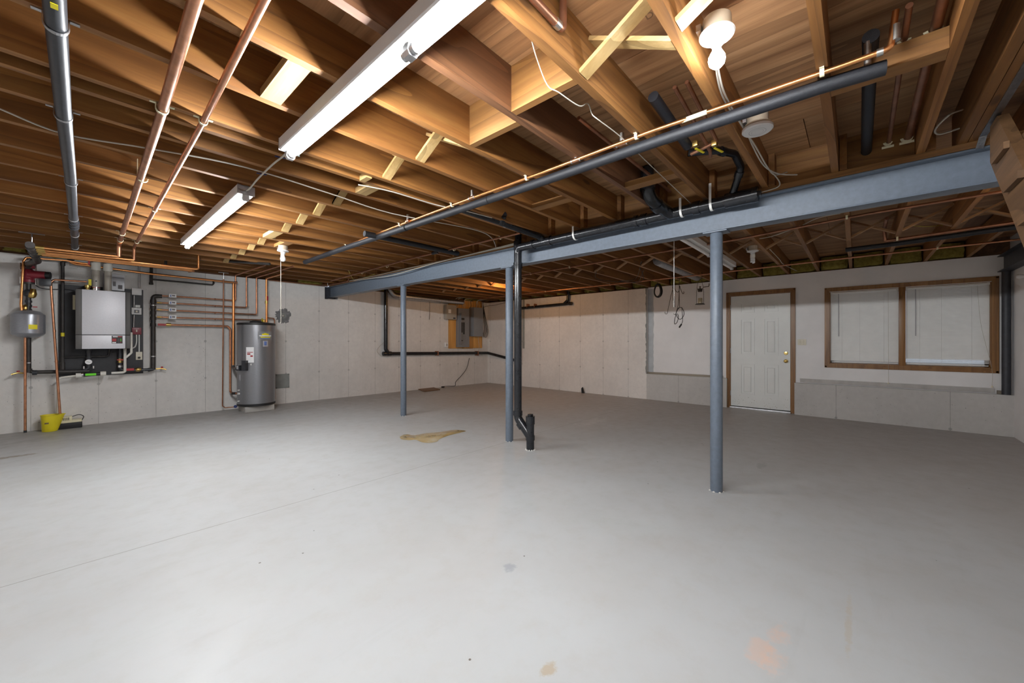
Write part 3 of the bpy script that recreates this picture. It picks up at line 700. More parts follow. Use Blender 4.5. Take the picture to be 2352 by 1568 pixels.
def lampholder(name, label, x, y, z, bulb, chain=None, box='box_tan', k=None):
    # round outlet box, porcelain ring and a bulb pointing down; z is the underside of the box
    t = thing(name, label, 'light', (x, y, z))
    obj('outlet_box', MB().lathe([(.050, .055), (.051, .05), (.051, 0), (.048, 0)], (x, y, z), n=24), box, t)
    obj('mounting_bracket', MB().box(x-.045, x+.02, y+.046, y+.064, z+.010, z+.036), 'galvanised', t)
    obj('lampholder', MB().lathe([(.062, -.001), (.064, -.006), (.060, -.013), (.036, -.018), (.027, -.022), (.025, -.042), (.022, -.046)], (x, y, z), n=28), 'porcelain', t)
    if bulb in ('lit', 'off', 'warm', 'soft'):
        prof = [(.0135, -.040), (.0145, -.062), (.020, -.074), (.029, -.092), (.0305, -.104), (.027, -.120), (.016, -.132), (.002, -.136)]
        obj('bulb_neck', MB().lathe([(.0150, -.044), (.0175, -.066), (.020, -.074)], (x, y, z), n=20), 'bulb_white', t)
        obj('bulb', MB().lathe(prof[2:], (x, y, z), n=24), {'lit': 'bulb_light', 'off': 'bulb_white', 'warm': 'warm_light', 'soft': 'soft_bulb'}[bulb], t, None, 60)
    if bulb == 'cfl':
        obj('bulb_base', MB().lathe([(.020, -.044), (.026, -.05), (.026, -.085), (.018, -.092)], (x, y, z), n=18), 'white_plastic', t)
        obj('bulb', MB().tube([(x+.021*cos(a*.5), y+.021*sin(a*.5), z-.092-.0011*a) for a in range(52)], .0062, 7), 'bulb_white', t)
    if chain:
        obj('pull_chain', MB().cyl((x-.03, y-.02, z-.01), (x-.03, y-.02, chain), .0024, 6), 'cable_white', t)
    return t
lampholder('bulb_lampholder', 'glowing bare bulb in a white porcelain holder on a joist', 1.665, .408, 2.415, 'lit')
lampholder('bulb_lampholder', 'unlit white bulb with long pull cord above the water heater', 1.68, 5.20, 2.315, 'off', 1.43)
lampholder('bulb_lampholder', 'unlit spiral bulb in a holder above the door beyond the beam', 5.47, .943, 2.315, 'cfl')
lampholder('bulb_lampholder', 'glowing warm bulb between far joists, hidden behind the middle post', 6.10, 5.48, 2.44, 'warm')
lampholder('bulb_lampholder', 'soft warm bulb beyond the stairs, past the right edge', 4.45, -1.22, 2.315, 'soft')
t = thing('smoke_detector', 'round white smoke detector on a tan outlet box below the joist', 'smoke detector', (2.478, .405, 2.395))
obj('outlet_box', MB().lathe([(.050, .055), (.051, .05), (.051, 0)], (2.478, .405, 2.395), n=24), 'box_tan', t)
obj('mounting_bracket', MB().box(2.478-.05, 2.478+.02, .405+.045, .405+.062, 2.395+.012, 2.395+.034), 'galvanised', t)
obj('base_ring', MB().lathe([(.064, 0), (.066, -.010), (.063, -.013)], (2.478, .405, 2.395), n=30), 'box_tan', t)
obj('detector_body', MB().lathe([(.069, -.013), (.074, -.018), (.074, -.030), (.067, -.036), (.03, -.038)], (2.478, .405, 2.395), n=30), 'porcelain', t)
for r in (.028, .040): obj('vent_ring', MB().tube([(2.478+r*cos(2*pi*i/28), .405+r*sin(2*pi*i/28), 2.395-.0375) for i in range(28)], .0010, 5, closed=True), 'paper_grey', t)
obj('test_light', MB().lathe([(.003, -.033), (.003, -.037)], (2.478+.045, .405-.01, 2.395), n=8), 'ink_grey', t)

# ================================================================ PIPES UNDER THE CEILING
def pipe(name, label, path, r, mat, R=.03, cat='pipe', group=None, n=12):
    return tag(obj(name, MB().tube(path, r, n, R), mat), label, cat, group)
def ring(parent, name, p, d, r, w, mat, n=14):                # collar round a pipe at p, along direction d
    p, d = Vector(p), Vector(d).normalized()
    return obj(name, MB().tube([p-d*w/2, p+d*w/2], r, n), mat, parent)
def strap(parent, p, r, mat='cream_plastic', along='Y', tab=.022):   # U strap nailed up under a joist, pipe runs along Y or X
    x, y, z = p; m = MB(); a = [pi+pi*i/10 for i in range(11)]; k = r+.003
    if along == 'Y':
        path = [(x-k-tab, y, ZJ-.002), (x-k, y, ZJ-.002)] + [(x+k*cos(q), y, z+k*sin(q)) for q in a] + [(x+k, y, ZJ-.002), (x+k+tab, y, ZJ-.002)]
        for p0, p1 in zip(path, path[1:]): m.bar(p0, p1, .016, .003, (0, 0, 1) if abs(p1[2]-p0[2]) < .004 else (1, 0, 0))
    else:
        path = [(x, y-k-tab, ZJ-.002), (x, y-k, ZJ-.002)] + [(x, y+k*cos(q), z+k*sin(q)) for q in a] + [(x, y+k, ZJ-.002), (x, y+k+tab, ZJ-.002)]
        for p0, p1 in zip(path, path[1:]): m.bar(p0, p1, .016, .003, (0, 0, 1) if abs(p1[2]-p0[2]) < .004 else (0, 1, 0))
    return obj('pipe_strap', m, mat, parent)
def jhook(parent, x, y, z, r, top, mat='white_plastic', along='Y', side=-1):   # perforated J hook hanging beside a pipe
    k = r+.006; a = [pi+pi*i/8 for i in range(9)]
    if along == 'Y': path = [(x+side*k*1.0, y, top)] + [(x-side*k*cos(q), y, z+k*sin(q)) for q in (a if side < 0 else a)]
    else: path = [(x, y+side*k, top)] + [(x, y-side*k*cos(q), z+k*sin(q)) for q in a]
    if along == 'Y': path = [(x+side*k, y, top)] + [(x+side*k*(-cos(q)) if side > 0 else x+k*cos(q), y, z+k*sin(q)) for q in a]
    m = MB()
    for p0, p1 in zip(path, path[1:]): m.bar(p0, p1, .004, .018, (0, 1, 0) if along == 'Y' else (1, 0, 0))
    return obj('pipe_hook', m, mat, parent)

zc = ZJ-.024
t = pipe('copper_pipe', 'thick copper pipe under the joists, left of the small copper pipe', [(.245, -1.3, zc), (.268, 1.65, zc), (.289, 2.57, zc), (.345, 6.33, zc), (.345, 6.40, zc-.02), (.345, 6.42, 2.20)], .0205, 'copper', .04, n=16)
strap(t, (.287, JY(6), zc), .021); strap(t, (.336, JY(14), zc), .021); strap(t, (.345, JY(15)-.02, zc), .021)
jhook(t, .318, JY(9)-.04, zc, .021, ZJ+.10, 'cream_plastic')
ring(t, 'coupling', (.345, 6.42, 2.27), (0, 0, 1), .0235, .035, 'copper_bright'); ring(t, 'coupling', (.3445, 6.30, zc), (0, 1, 0), .0235, .05, 'copper_bright')
t = pipe('copper_pipe', 'small copper pipe under the joists beside the lit strips', [(.40, -1.3, ZJ-.017), (.424, 1.474, ZJ-.017), (.447, 2.563, ZJ-.017), (.482, 6.45, ZJ-.017), (.482, 6.53, ZJ-.03), (.482, 6.56, 2.20)], .0145, 'copper', .035, n=14)
strap(t, (.447, JY(6), ZJ-.017), .015); strap(t, (.466, JY(11), ZJ-.017), .015); strap(t, (.48, JY(15), ZJ-.017), .015)
ring(t, 'coupling', (.482, 6.56, 2.28), (0, 0, 1), .017, .03, 'copper_bright')
zc = ZJ-.031
t = pipe('iron_gas_pipe', 'black iron pipe with galvanised straps along the far left joists', [(-.052, -1.3, zc), (-.044, 1.995, zc), (-.036, 2.869, zc), (-.018, 3.989, zc), (.004, 6.2, zc), (.006, 7.6, zc)], .0285, 'iron_grey', 0, n=16)
for y, x in ((JY(5), -.043), (JY(7)+.02, -.036), (JY(10), -.015), (JY(13), -.004), (JY(15), .004), (JY(17), .006)): strap(t, (x, y, zc), .0285, 'galvanised', tab=.026)
for y in (5.55, 5.68, 5.80): ring(t, 'coupling', (.0, y, zc), (0, 1, 0), .036, .05, 'iron_grey')
ring(t, 'coupling', (.006, 7.25, zc), (0, 1, 0), .034, .05, 'iron_black')
obj('paper_tag', MB().box(-.052, -.035, 1.96, 1.99, zc-.0305, zc-.0287), 'yellow_label', t)

# copper and foam-wrapped runs crossing towards the stairs
zc = ZJ-.014; xc = 2.115
t = pipe('copper_pipe', 'bright copper pipe clipped beside the foam-wrapped pipe', [(2.20, 5.55, zc), (2.135, 3.5, zc), (xc, 2.5, zc), (xc, 1.6, zc), (xc-.02, .85, zc), (xc+.01, .06, zc), (xc+.01, -.10, zc), (xc+.01, -.115, 2.50)], .0112, 'copper_bright', .02)
for k, x in ((-0, xc+.01), (2, xc-.02), (4, xc), (6, xc), (8, 2.13), (11, 2.17)):
    strap(t, (x, JY(k), zc), .0115, tab=.012)
for y in (1.02, 1.33, 2.30, 3.2): 
    ring(t, 'tee', (xc-.004, y, zc), (0, 1, 0), .0145, .05, 'copper'); ring(t, 'tee', (xc-.004, y, zc+.03), (0, 0, 1), .0125, .06, 'solder')
for s_ in (-.03, .03):
    for y in (1.02, 1.33, 2.30): ring(t, 'solder_joint', (xc-.004, y+s_, zc), (0, 1, 0), .0148, .008, 'solder')
ring(t, 'solder_joint', (xc+.01, -.07, zc), (0, 1, 0), .0145, .02, 'solder'); ring(t, 'elbow', (xc+.01, -.115, 2.415), (0, 0, 1), .0140, .06, 'solder')
obj('paper_label', MB().tube([(xc-.012, .56, zc), (xc-.012, .68, zc)], .0118, 12), 'cream_plastic', t)
zf = ZJ-.048
t = pipe('insulated_pipe', 'black foam-wrapped pipe sagging beside the bright copper pipe', [(2.19, 5.90, zf+.018), (2.172, 4.5, zf+.014), (2.162, 2.6, zf), (2.162, 1.6, zf-.002), (2.148, .82, zf-.004), (2.162, .40, zf-.002), (2.19, .12, zf+.010), (2.22, -.09, zf+.014)], .0300, 'foam_black', .5, n=18)
for y in (.78, .99, 2.16, 3.3): ring(t, 'foam_seam', (2.158, y, zf-.002), (0, 1, 0), .0302, .003, 'rubber_black')
obj('riser', MB().tube([(2.215, -.035, zf+.03), (2.215, -.035, 2.47)], .0125, 12), 'solder', t)

# pipes between the last joists on the right
for (y, r, mt, nm, x0) in ((-.045, .028, 'foam_black', 'black foam-wrapped pipe between joists, right of the smoke detector', 2.24), (-.150, .0115, 'copper_dull', 'thin dull copper pipe between joists beside the foam-wrapped pipe', 2.10), (-.235, .0185, 'copper_dull', 'thick dull copper pipe between joists at the upper right', -2.0)):
    z = 2.485
    t = pipe('joist_bay_pipe', nm, [(x0, y, z), (4.9 if r > .02 else 4.7, y-.01, z)], r, mt, 0)
    if r > .02: ring(t, 'end_elbow', (x0-.01, y, z), (1, 0, 0), .0285, .05, 'foam_black')
    if r < .02:
        for x in (2.345, 3.47):
            m = MB()
            m.bar((x-.02, y-.020-r*.7, z-.030), (x-.02, y+.020+r*.7, z-.030), .003, .014)
            k = r+.004
            for i in range(8):
                a0, a1 = pi+pi*i/8, pi+pi*(i+1)/8
                m.bar((x-.02, y+k*cos(a0), z+k*sin(a0)), (x-.02, y+k*cos(a1), z+k*sin(a1)), .004, .014)
            obj('pipe_bracket', m, 'cream_plastic', t)

# copper runs and dead ends near the dark joist
t = pipe('copper_pipe', 'copper drop ending in an elbow beside the near joist blocking', [(-2.0, .884, 2.465), (1.29, .884, 2.465), (1.305, .884, 2.475), (1.306, .882, 2.605)], .0155, 'copper_dull', .02)
ring(t, 'solder_joint', (1.265, .884, 2.465), (1, 0, 0), .0175, .03, 'solder')
t = pipe('copper_pipe', 'dull copper pipe in the dark bay beside the large elbow', [(1.9, 1.18, 2.48), (2.80, 1.18, 2.48), (3.35, 1.18, 2.48)], .011, 'copper_dull', 0)
# valves with yellow levers beside the foam stub
t = thing('valve_group', 'pair of brass valves with yellow levers beside a foam stub', 'valve', (2.55, .74, 2.42))
obj('insulated_stub', MB().tube([(2.02, .80, 2.50), (2.58, .80, 2.45)], .028, 14), 'foam_black', t)
obj('copper_line', MB().tube([(2.05, .70, 2.52), (2.70, .70, 2.43), (2.78, .72, 2.43)], .011, 10, .02), 'copper_dull', t)
obj('copper_line', MB().tube([(2.05, .64, 2.52), (2.62, .64, 2.44), (2.64, .80, 2.42)], .011, 10, .02), 'copper_dull', t)
for (x, y) in ((2.55, .745), (2.62, .655)):
    v = obj('ball_valve', MB().bbox(x-.018, x+.018, y-.016, y+.016, 2.415, 2.45, .006), 'brass', t)
    obj('lever', MB().bar((x, y, 2.405), (x+.07, y-.03, 2.395), .014, .005), 'yellow_plastic', v)

# ---------------------------------------------------------------- black drain along the beam
XDR = 3.395
def xp(a): return a
D0, D1 = (3.395, 0.559, 2.315), (3.395, 2.819, 2.290)
dz = lambda y: D0[2] + (D1[2]-D0[2])*(y-D0[1])/(D1[1]-D0[1])
Yst = (3.405, 2.929, 1.333)[1]
t = thing('drain_line', 'glossy black plastic drain pipe along the beam, dropping beside the middle post', 'pipe', (XDR, Yst, 0))
obj('drain_run', MB().tube([(XDR, D0[1]-.0, dz(D0[1])), (XDR, Yst-.03, dz(Yst)), (3.405, Yst, dz(Yst)-.04), (3.405, Yst, .36)], .0450, 20, .10), 'abs_black', t)
fit = [(D0[1]+.10, .056, .22), ((3.395, 0.983, 2.336)[1], .054, .05), ((3.395, 1.424, 2.341)[1], .053, .05), ((3.395, 1.497, 2.337)[1], .053, .03), ((3.395, 2.472, 2.299)[1], .053, .05), ((3.395, 2.693, 2.289)[1], .053, .03)]
for y, r, w in fit: ring(t, 'coupling', (XDR, y, dz(y)), (0, 1, 0), r, w, 'abs_black', 20)
obj('cleanout_plug', MB().bar((XDR, D0[1]-.03, dz(D0[1])), (XDR, D0[1]+.0, dz(D0[1])), .036, .036).tube([(XDR, D0[1]-.006, dz(D0[1])), (XDR, D0[1]+.03, dz(D0[1]))], .058, 20), 'abs_black', t)
for y_h in ((3.395, 2.144, 2.296)[1], (3.395, 1.097, 2.326)[1], (3.395, 0.868, 2.326)[1]):
    jhook(t, XDR, y_h, dz(y_h), .045, ZJ+.09 if y_h < (3.395, 0.983, 2.336)[1] or y_h > 2 else ZJ+.03, 'white_plastic')
ys = (3.395, 1.345, 2.420)[1]                                    # big elbow that rises between the joists
obj('closet_bend', MB().tube([(XDR, 1.19, dz(1.2)), (XDR-.07, 1.22, dz(1.2)+.02), (3.09, 1.245, 2.365), (3.045, 1.25, 2.43), (3.045, 1.25, ZS-.01)], .050, 20, .08), 'abs_black', t)
ring(t, 'coupling', (3.215, 1.236, 2.338), (-.22, .02, .05), .057, .06, 'abs_black', 20)
ring(t, 'flange', (3.045, 1.25, 2.45), (0, 0, 1), .060, .05, 'abs_black', 20)
yv = (3.395, 0.698, 2.404)[1]                                    # vent that curls up and back over the valves
obj('vent_loop', MB().tube([(XDR, yv+.03, dz(yv)+.02), (XDR-.06, yv-.02, 2.43), (XDR-.12, yv-.06, 2.50), (XDR-.28, yv-.05, 2.545), (XDR-.45, yv+.02, 2.53), (XDR-.52, yv+.10, 2.525), (XDR-.56, yv+.18, 2.525)], .026, 16, .09), 'abs_black', t)
ring(t, 'coupling', (XDR-.09, yv-.04, 2.465), (-.06, -.04, .07), .031, .04, 'abs_black', 16); ring(t, 'coupling', (XDR-.40, yv, 2.534), (-.17, .07, 0), .031, .04, 'abs_black', 16)
# trap arm and riser from the next bays
y2 = (3.395, 2.542, 2.273)[1]
obj('branch_arm', MB().tube([(XDR, y2, dz(y2)+.02), (XDR-.06, y2+.02, dz(y2)+.055), (2.75, y2+.07, 2.385), (2.42, y2+.08, 2.39), (2.30, y2+.10, 2.40), (2.22, y2+.12, 2.46)], .035, 16, .06), 'abs_black', t)
ring(t, 'coupling', (2.45, y2+.08, 2.39), (1, 0, 0), .0345, .05, 'abs_black', 16); ring(t, 'coupling', (2.62, y2+.075, 2.388), (1, 0, 0), .0345, .04, 'abs_black', 16)
obj('cleanout_tee', MB().tube([(2.78, y2+.07, 2.38), (2.72, y2-.01, 2.43)], .042, 16), 'abs_black', t)
m = MB(); k = .037
for i in range(8):
    a0, a1 = pi+pi*i/8, pi+pi*(i+1)/8
    m.bar((2.84, y2+.068+k*cos(a0), 2.384+k*sin(a0)), (2.84, y2+.068+k*cos(a1), 2.384+k*sin(a1)), .004, .018, (1, 0, 0))
m.bar((2.84, y2+.068+k, 2.384), (2.84, y2+.068+k, 2.50), .018, .004, (0, 1, 0))
obj('pipe_hook', m, 'white_plastic', t)
obj('stack_riser', MB().tube([(3.405, Yst+.005, dz(Yst)-.02), (3.405, Yst+.005, ZS-.004)], .045, 20), 'abs_black', t)
ring(t, 'coupling', (3.405, Yst, 2.085), (0, 0, 1), .053, .07, 'abs_black', 20); ring(t, 'coupling', (3.405, Yst, .385), (0, 0, 1), .054, .05, 'abs_black', 20)
# wye and clean-out at the floor
Yfl = (3.420, 2.757, 0.149)[1]; zf0 = fz(3.42, Yfl)
obj('wye_arm', MB().tube([(3.405, Yst, .40), (3.405, Yst, .33), (3.415, Yfl+.02, .16), (3.42, Yfl, .13)], .048, 20, .12), 'abs_black', t)
ring(t, 'coupling', (3.41, (Yst+Yfl)/2+.035, .255), (0, Yfl-Yst, -.17), .053, .06, 'abs_black', 20)
obj('floor_stub', MB().tube([(3.42, Yfl, zf0+.001), (3.42, Yfl, .33)], .0445, 20), 'abs_black', t)
ring(t, 'coupling', (3.42, Yfl, .125), (0, 0, 1), .052, .05, 'abs_black', 20)
ring(t, 'cleanout_cap', (3.42, Yfl, .325), (0, 0, 1), .0515, .09, 'abs_black', 20)
obj('cap_nut', MB().bbox(3.42-.024, 3.42+.024, Yfl-.024, Yfl+.024, .37, .395, .004), 'abs_black', t)
m = MB()
for i in range(11):
    a = i*.6; m.lathe([(0, 0), (.012, .001), (.009, .010), (0, .012)], (3.42+.05*cos(a), Yfl+.05*sin(a), zf0), n=6)
obj('mortar_crumbs', m, 'spackle', t)

# short foam-wrapped stub and dull copper run left of the stack
p0, p1 = (2.372, 3.865, 2.360), (3.285, 3.861, 2.360)
t = pipe('insulated_pipe', 'short black foam-wrapped pipe along a joist left of the drain stack', [(p0[0]-.35, p0[1], ZJ-.03), (p1[0], p0[1]-.02, ZJ-.03)], .030, 'foam_black', 0, n=16)
q0, q1 = (3.135, 2.663, 2.360), (3.232, 7.459, 2.360)
t = pipe('copper_pipe', 'dull copper pipe running to the beam pocket, left of the drain stack', [q0, (3.107, 3.776, 2.360), (3.095, 4.763, 2.360), q1], .0115, 'copper_dull', 0)
for k in (7, 9, 13, 15):
    y = JY(k); f = (y-q0[1])/(q1[1]-q0[1]); strap(t, (q0[0]+(q1[0]-q0[0])*f, y, 2.36), .012, tab=.012)
ring(t, 'foam_sleeve', (3.098, 4.072, 2.360), (q1[0]-q0[0], q1[1]-q0[1], 0), .020, .12, 'foam_black')
t = pipe('copper_pipe', 'thin copper pipe along the foot of the ceiling above the beam pocket', [(2.319, 8.020, 2.335), (2.530, 8.060, 2.340), (3.422, 8.060, 2.338), (3.42, YW-.06, 2.352), (3.44, 7.2, 2.352), (3.44, 7.15, 2.42)], .0112, 'copper_dull', .02)
jhook(t, 3.42, YW-.12, 2.352, .012, ZJ+.09, 'white_plastic')

# far bay copper runs
t = pipe('copper_pipe', 'dull copper pipe crossing the far bay just beyond the beam', [(5.16, 4.6, 2.36), (5.09, 3.39, 2.36), (4.95, 1.02, 2.36), (4.74, -.07, 2.36), (4.72, -.83, 2.36), (4.72, -1.4, 2.36)], .0115, 'copper_dull', 0)
for k, x in ((10, 5.14), (8, 5.09), (0, 4.75)): strap(t, (x, JY(k)-.043, 2.36), .012, tab=.012)
t = pipe('copper_pipe', 'bright copper pipe crossing the far bay close to the door wall', [(7.22, 7.6, 2.36), (7.2, 5.9, 2.36), (7.165, 2.07, 2.36), (7.05, -.14, 2.36), (7.06, -1.4, 2.36)], .0115, 'copper', 0)
for k, x in ((13, 7.2), (9, 7.19), (4, 7.16), (1, 7.10), (-2, 7.06)): strap(t, (x, JY(k)-.043, 2.36), .012, tab=.012)
p0, p1 = (6.122, -0.251, 2.355), (5.990, -1.186, 2.355)
t = pipe('copper_pipe', 'copper pipe with an elbow at the upper right beyond the beam', [(p0[0]-.55, -.235, 2.485), (p0[0]-.02, -.235, 2.485), (p0[0], -.245, 2.36), p0, p1], .0165, 'copper_dull', .04)
strap(t, (p0[0]+(p1[0]-p0[0])*.25, JY(-1)-.043, 2.356), .017, tab=.012)
t = pipe('insulated_pipe', 'black foam-wrapped pipe below the copper elbow at the upper right', [(p0[0]+.10, .10, 2.325), (p0[0]+.10, -.3, 2.325), (p1[0]+.08, p1[1], 2.325)], .026, 'foam_black', 0)

# cables clipped to the joists
def cable(label, pts, r=.0045, mat='cable_white', k=5):
    return tag(obj('cable', MB().tube(spline(pts, k), r, 7), mat), label, 'cable')
zc = ZJ-.006
cable('off-white cable draped across the left joists behind the copper pipes', [(-0.315, 3.131, 2.366), (-0.244, 3.180, 2.366), (-0.033, 3.296, 2.366), (0.311, 3.159, 2.366), (0.744, 3.030, 2.366), (1.332, 3.074, 2.366), (1.901, 3.134, 2.366), (2.690, 2.957, 2.366), (3.068, 3.031, 2.366), (3.503, 3.368, 2.366)], .0045)
cable('off-white cable on the joists left of the foam-wrapped pipe', [(1.388, 2.744, 2.366), (1.624, 2.678, 2.366), (2.023, 2.659, 2.366), (2.256, 2.593, 2.366), (2.588, 2.545, 2.366)], .0045)
cable('white cable hanging along the dark joist towards the beam', [(1.272, 1.028, 2.520), (1.321, 1.036, 2.450), (1.436, 1.058, 2.385), (1.492, 1.034, 2.368), (1.644, 1.019, 2.368), (1.732, 1.021, 2.420), (1.797, 1.034, 2.400), (1.817, 1.005, 2.366), (2.070, 0.995, 2.366), (2.552, 1.011, 2.366), (3.468, 1.039, 2.368)], .0027)
for i, d in enumerate((0, .012)):
    cable(['white cable from the glowing bulb along the joist to the beam', 'second white cable along the same joist, nearest its edge'][i], [(1.70, .43, 2.44), (1.95, .46+d, 2.385+d), (2.2, .475+d, 2.40), (2.50, .47, 2.40+d), (2.75, .46+d, 2.40), (3.1, .455+d, 2.40), (3.34, .44-d*2, 2.41), (3.46, .38-d*5, 2.45-d*3)], .0045)
cable('white cable looped down onto the beam beside the drain plug', [(3.30, .445, 2.41), (3.42, .42, 2.375), (3.462, .44, 2.355), (3.464, .52, 2.347), (3.464, .58, 2.345)], .004)
cable('short white cable loop by the trimmer joists at upper right', [(3.2, -.43, 2.47), (3.1, -.37, 2.42), (3.2, -.33, 2.40), (3.32, -.36, 2.41), (3.36, -.44, 2.43)], .005)
for i in range(3):
    cable(['thick off-white cable lying along the beam top left of the stack', 'second off-white cable along the beam top, sagging below the first', 'third off-white cable on the beam, swagging over its face'][i], [(3.45-.01*i, 3.0, 2.352+.006*i), (3.45-.012*i, 3.6, 2.350), (3.455-.01*i, 4.6, 2.349-.018*(i == 2)), (3.452-.01*i, 5.6, 2.35-.06*(i == 2)), (3.452, 6.4, 2.348-.03*(i == 2)), (3.46, 7.2, 2.36)], .0055)
cable('yellow cable end hanging beside the beam pocket', [(3.027, 6.325, 2.400), (3.533, 7.119, 2.360), (3.468, 6.660, 2.360), (3.481, 6.226, 2.390)], .005, 'yellow_wire')
for i, (a, c_) in enumerate(((0, 'white cable loop strung between the far joists left of the spiral bulb'), (1, 'white cable loop strung between the far joists right of the spiral bulb'), (2, 'yellow cable strung through the far bridging near the window'), (3, 'black cable loop hanging from the far joists right of the drain stack'), (4, 'white cable dropping along a far joist above the door'), (5, 'second black cable swag under the far joists beside the first'))):
    P = [[(5.260, 0.837, 2.400), (5.139, 0.694, 2.380), (5.022, 0.524, 2.390), (5.025, 0.439, 2.420)], [(5.009, 0.412, 2.420), (4.706, 0.270, 2.390), (4.718, 0.112, 2.400)], [(6.168, -0.445, 2.500), (6.196, -0.581, 2.470), (6.385, -0.714, 2.500)],
         [(5.581, 2.387, 2.400), (6.823, 3.025, 2.360), (5.9, 2.9, 2.20), (6.5, 2.85, 2.25), (6.180, 2.606, 2.380)], [(5.941, 0.835, 2.400), (6.585, 0.812, 2.370), (7.075, 0.818, 2.370), (7.886, 0.735, 2.372)], [(5.740, 3.221, 2.380), (5.8, 3.2, 2.24), (6.3, 2.7, 2.22), (6.011, 2.592, 2.390)]][i]
    cable(c_, P, .0045, 'rubber_black' if 'black' in c_ else ('yellow_wire' if 'yellow' in c_ else 'cable_white'))

# ---------------------------------------------------------------- stairs at the right
t = thing('open_stairs', 'dark wooden open staircase seen from its side at the right edge', 'stairs', (2.1, -1.0, fz(2.1, -1)))
sl = .965
for y in (-.555, -1.46):
    zlo = lambda x: 2.172-(3.254-x)*sl
    x0 = 3.254-(2.172+.02)/sl+.05
    poly = [(3.254, 2.172), (3.254, 2.36), (3.12, 2.36), (x0-.10, zlo(x0-.10)+.30), (x0-.17, fz(1, -1)+.002), (x0, fz(1, -1)+.002)]
    obj('stringer', MB().prism(poly, 'y', y-.02, y+.02), 'stair_wood', t)
for i in range(10):
    z = 2.16-i*.205; x = 3.01-i*.2125
    obj('tread', MB().bbox(x-.13, x+.12, -1.438, -.52 if False else -.577, z-.02, z+.018, .004), 'stair_wood', t)
    obj('tread_cleat', MB().box(x-.12, x+.10, -.534, -.515, z-.045, z-.012), 'stair_wood', t)
t = obj('foil_strip', MB().bar((1.2, -.535, ZJ-.004), (3.40, -.535, ZJ-.004), .03, .006).add([(3.40, -.550, ZJ-.004), (3.40, -.520, ZJ-.004), (3.462, -.515, 2.325), (3.462, -.545, 2.32), (3.40, -.535, ZJ-.012)], [(0, 1, 2, 3), (0, 4, 1), (4, 3, 2)]), 'foil')
tag(t, 'strip of crumpled silver tape under the trimmer joists', 'tape')

# ================================================================ BOILER WALL
def LB(mb, a, b, d0, d1, bev=0):                              # box on the boiler wall between two corner points, from depth d0 to d1
    f = mb.bbox if bev else mb.box
    return f(a[0], b[0], YW-d1, YW-d0, b[2], a[2], bev) if bev else f(a[0], b[0], YW-d1, YW-d0, b[2], a[2])
bb = LB(MB(), (-0.142, 8.100, 1.992), (0.696, 8.100, 0.730), .001, .022)
tag(obj('backing_board', bb, 'board_black'), 'black wrapped backing board on the concrete wall behind the boiler', 'board')

# ---- boiler
a, c_ = (0.011, 7.760, 1.903), (0.536, 7.760, 1.100)
bx0, bx1, bz1, bz0 = a[0], c_[0], ((0.011, 7.760, 1.903)[2]+(0.536, 7.760, 1.927)[2])/2, ((0.011, 7.760, 1.119)[2]+c_[2])/2
t = thing('boiler', 'silver wall-hung gas boiler with dark side trims', 'boiler', ((bx0+bx1)/2, YW-.18, bz0))
obj('casing', MB().bbox(bx0, bx1, YW-.335, YW-.024, bz0, bz1, .01), 'boiler_dark', t)
fx0, fx1 = (0.067, 7.760, 1.702)[0], (0.483, 7.760, 1.731)[0]
zs = (0.237, 7.760, 1.302)[2]
obj('front_cover', MB().bbox(fx0, fx1, YW-.362, YW-.33, zs+.004, bz1-.002, .006), 'boiler_silver', t)
lp = obj('lower_cover', MB().bbox(fx0, fx1, YW-.362, YW-.33, bz0+.002, zs-.004, .006), 'boiler_silver', t)
for (x0, x1) in ((bx0, fx0-.001), (fx1+.001, bx1)):
    obj('side_trim', MB().bbox(x0, x1, YW-.358, YW-.33, zs+.004, bz1-.002, .008), 'boiler_dark', t)
    obj('side_trim', MB().bbox(x0, x1, YW-.358, YW-.33, bz0+.002, zs-.004, .008), 'boiler_dark', t)
a, c_ = (0.347, 7.757, 1.291), (0.454, 7.757, 1.184)
bd = obj('badge', LB(MB(), a, c_, .362, .3645), 'ink_black', lp)
w_, h_ = c_[0]-a[0], a[2]-c_[2]
def bpart(mb, name, mat, x0, x1, z0, z1): return obj(name, MB().box(a[0]+w_*x0, a[0]+w_*x1, YW-.3655, YW-.3642, a[2]-h_*z1, a[2]-h_*z0), mat, lp)
bpart(0, 'badge_print', 'paper_white', .1, .55, .06, .18); bpart(0, 'badge_print', 'red_bright', .58, .95, .06, .16); bpart(0, 'badge_print', 'red_bright', .05, .42, .36, .72); bpart(0, 'badge_print', 'paper_white', .05, .4, .82, .95)
for i, mt in enumerate(('green_label', 'green_label', 'red_bright')): bpart(0, 'badge_print', mt, .78, .90, .40+.2*i, .48+.2*i); bpart(0, 'badge_print', 'ink_grey', .52, .72, .42+.2*i, .46+.2*i)
m = LB(MB(), (-0.013, 8.060, 1.852), (0.013, 8.060, 1.650), .05, .056)
tag(obj('hanging_tag', m, 'cream_plastic'), 'cream and yellow card tag hanging left of the boiler', 'tag')
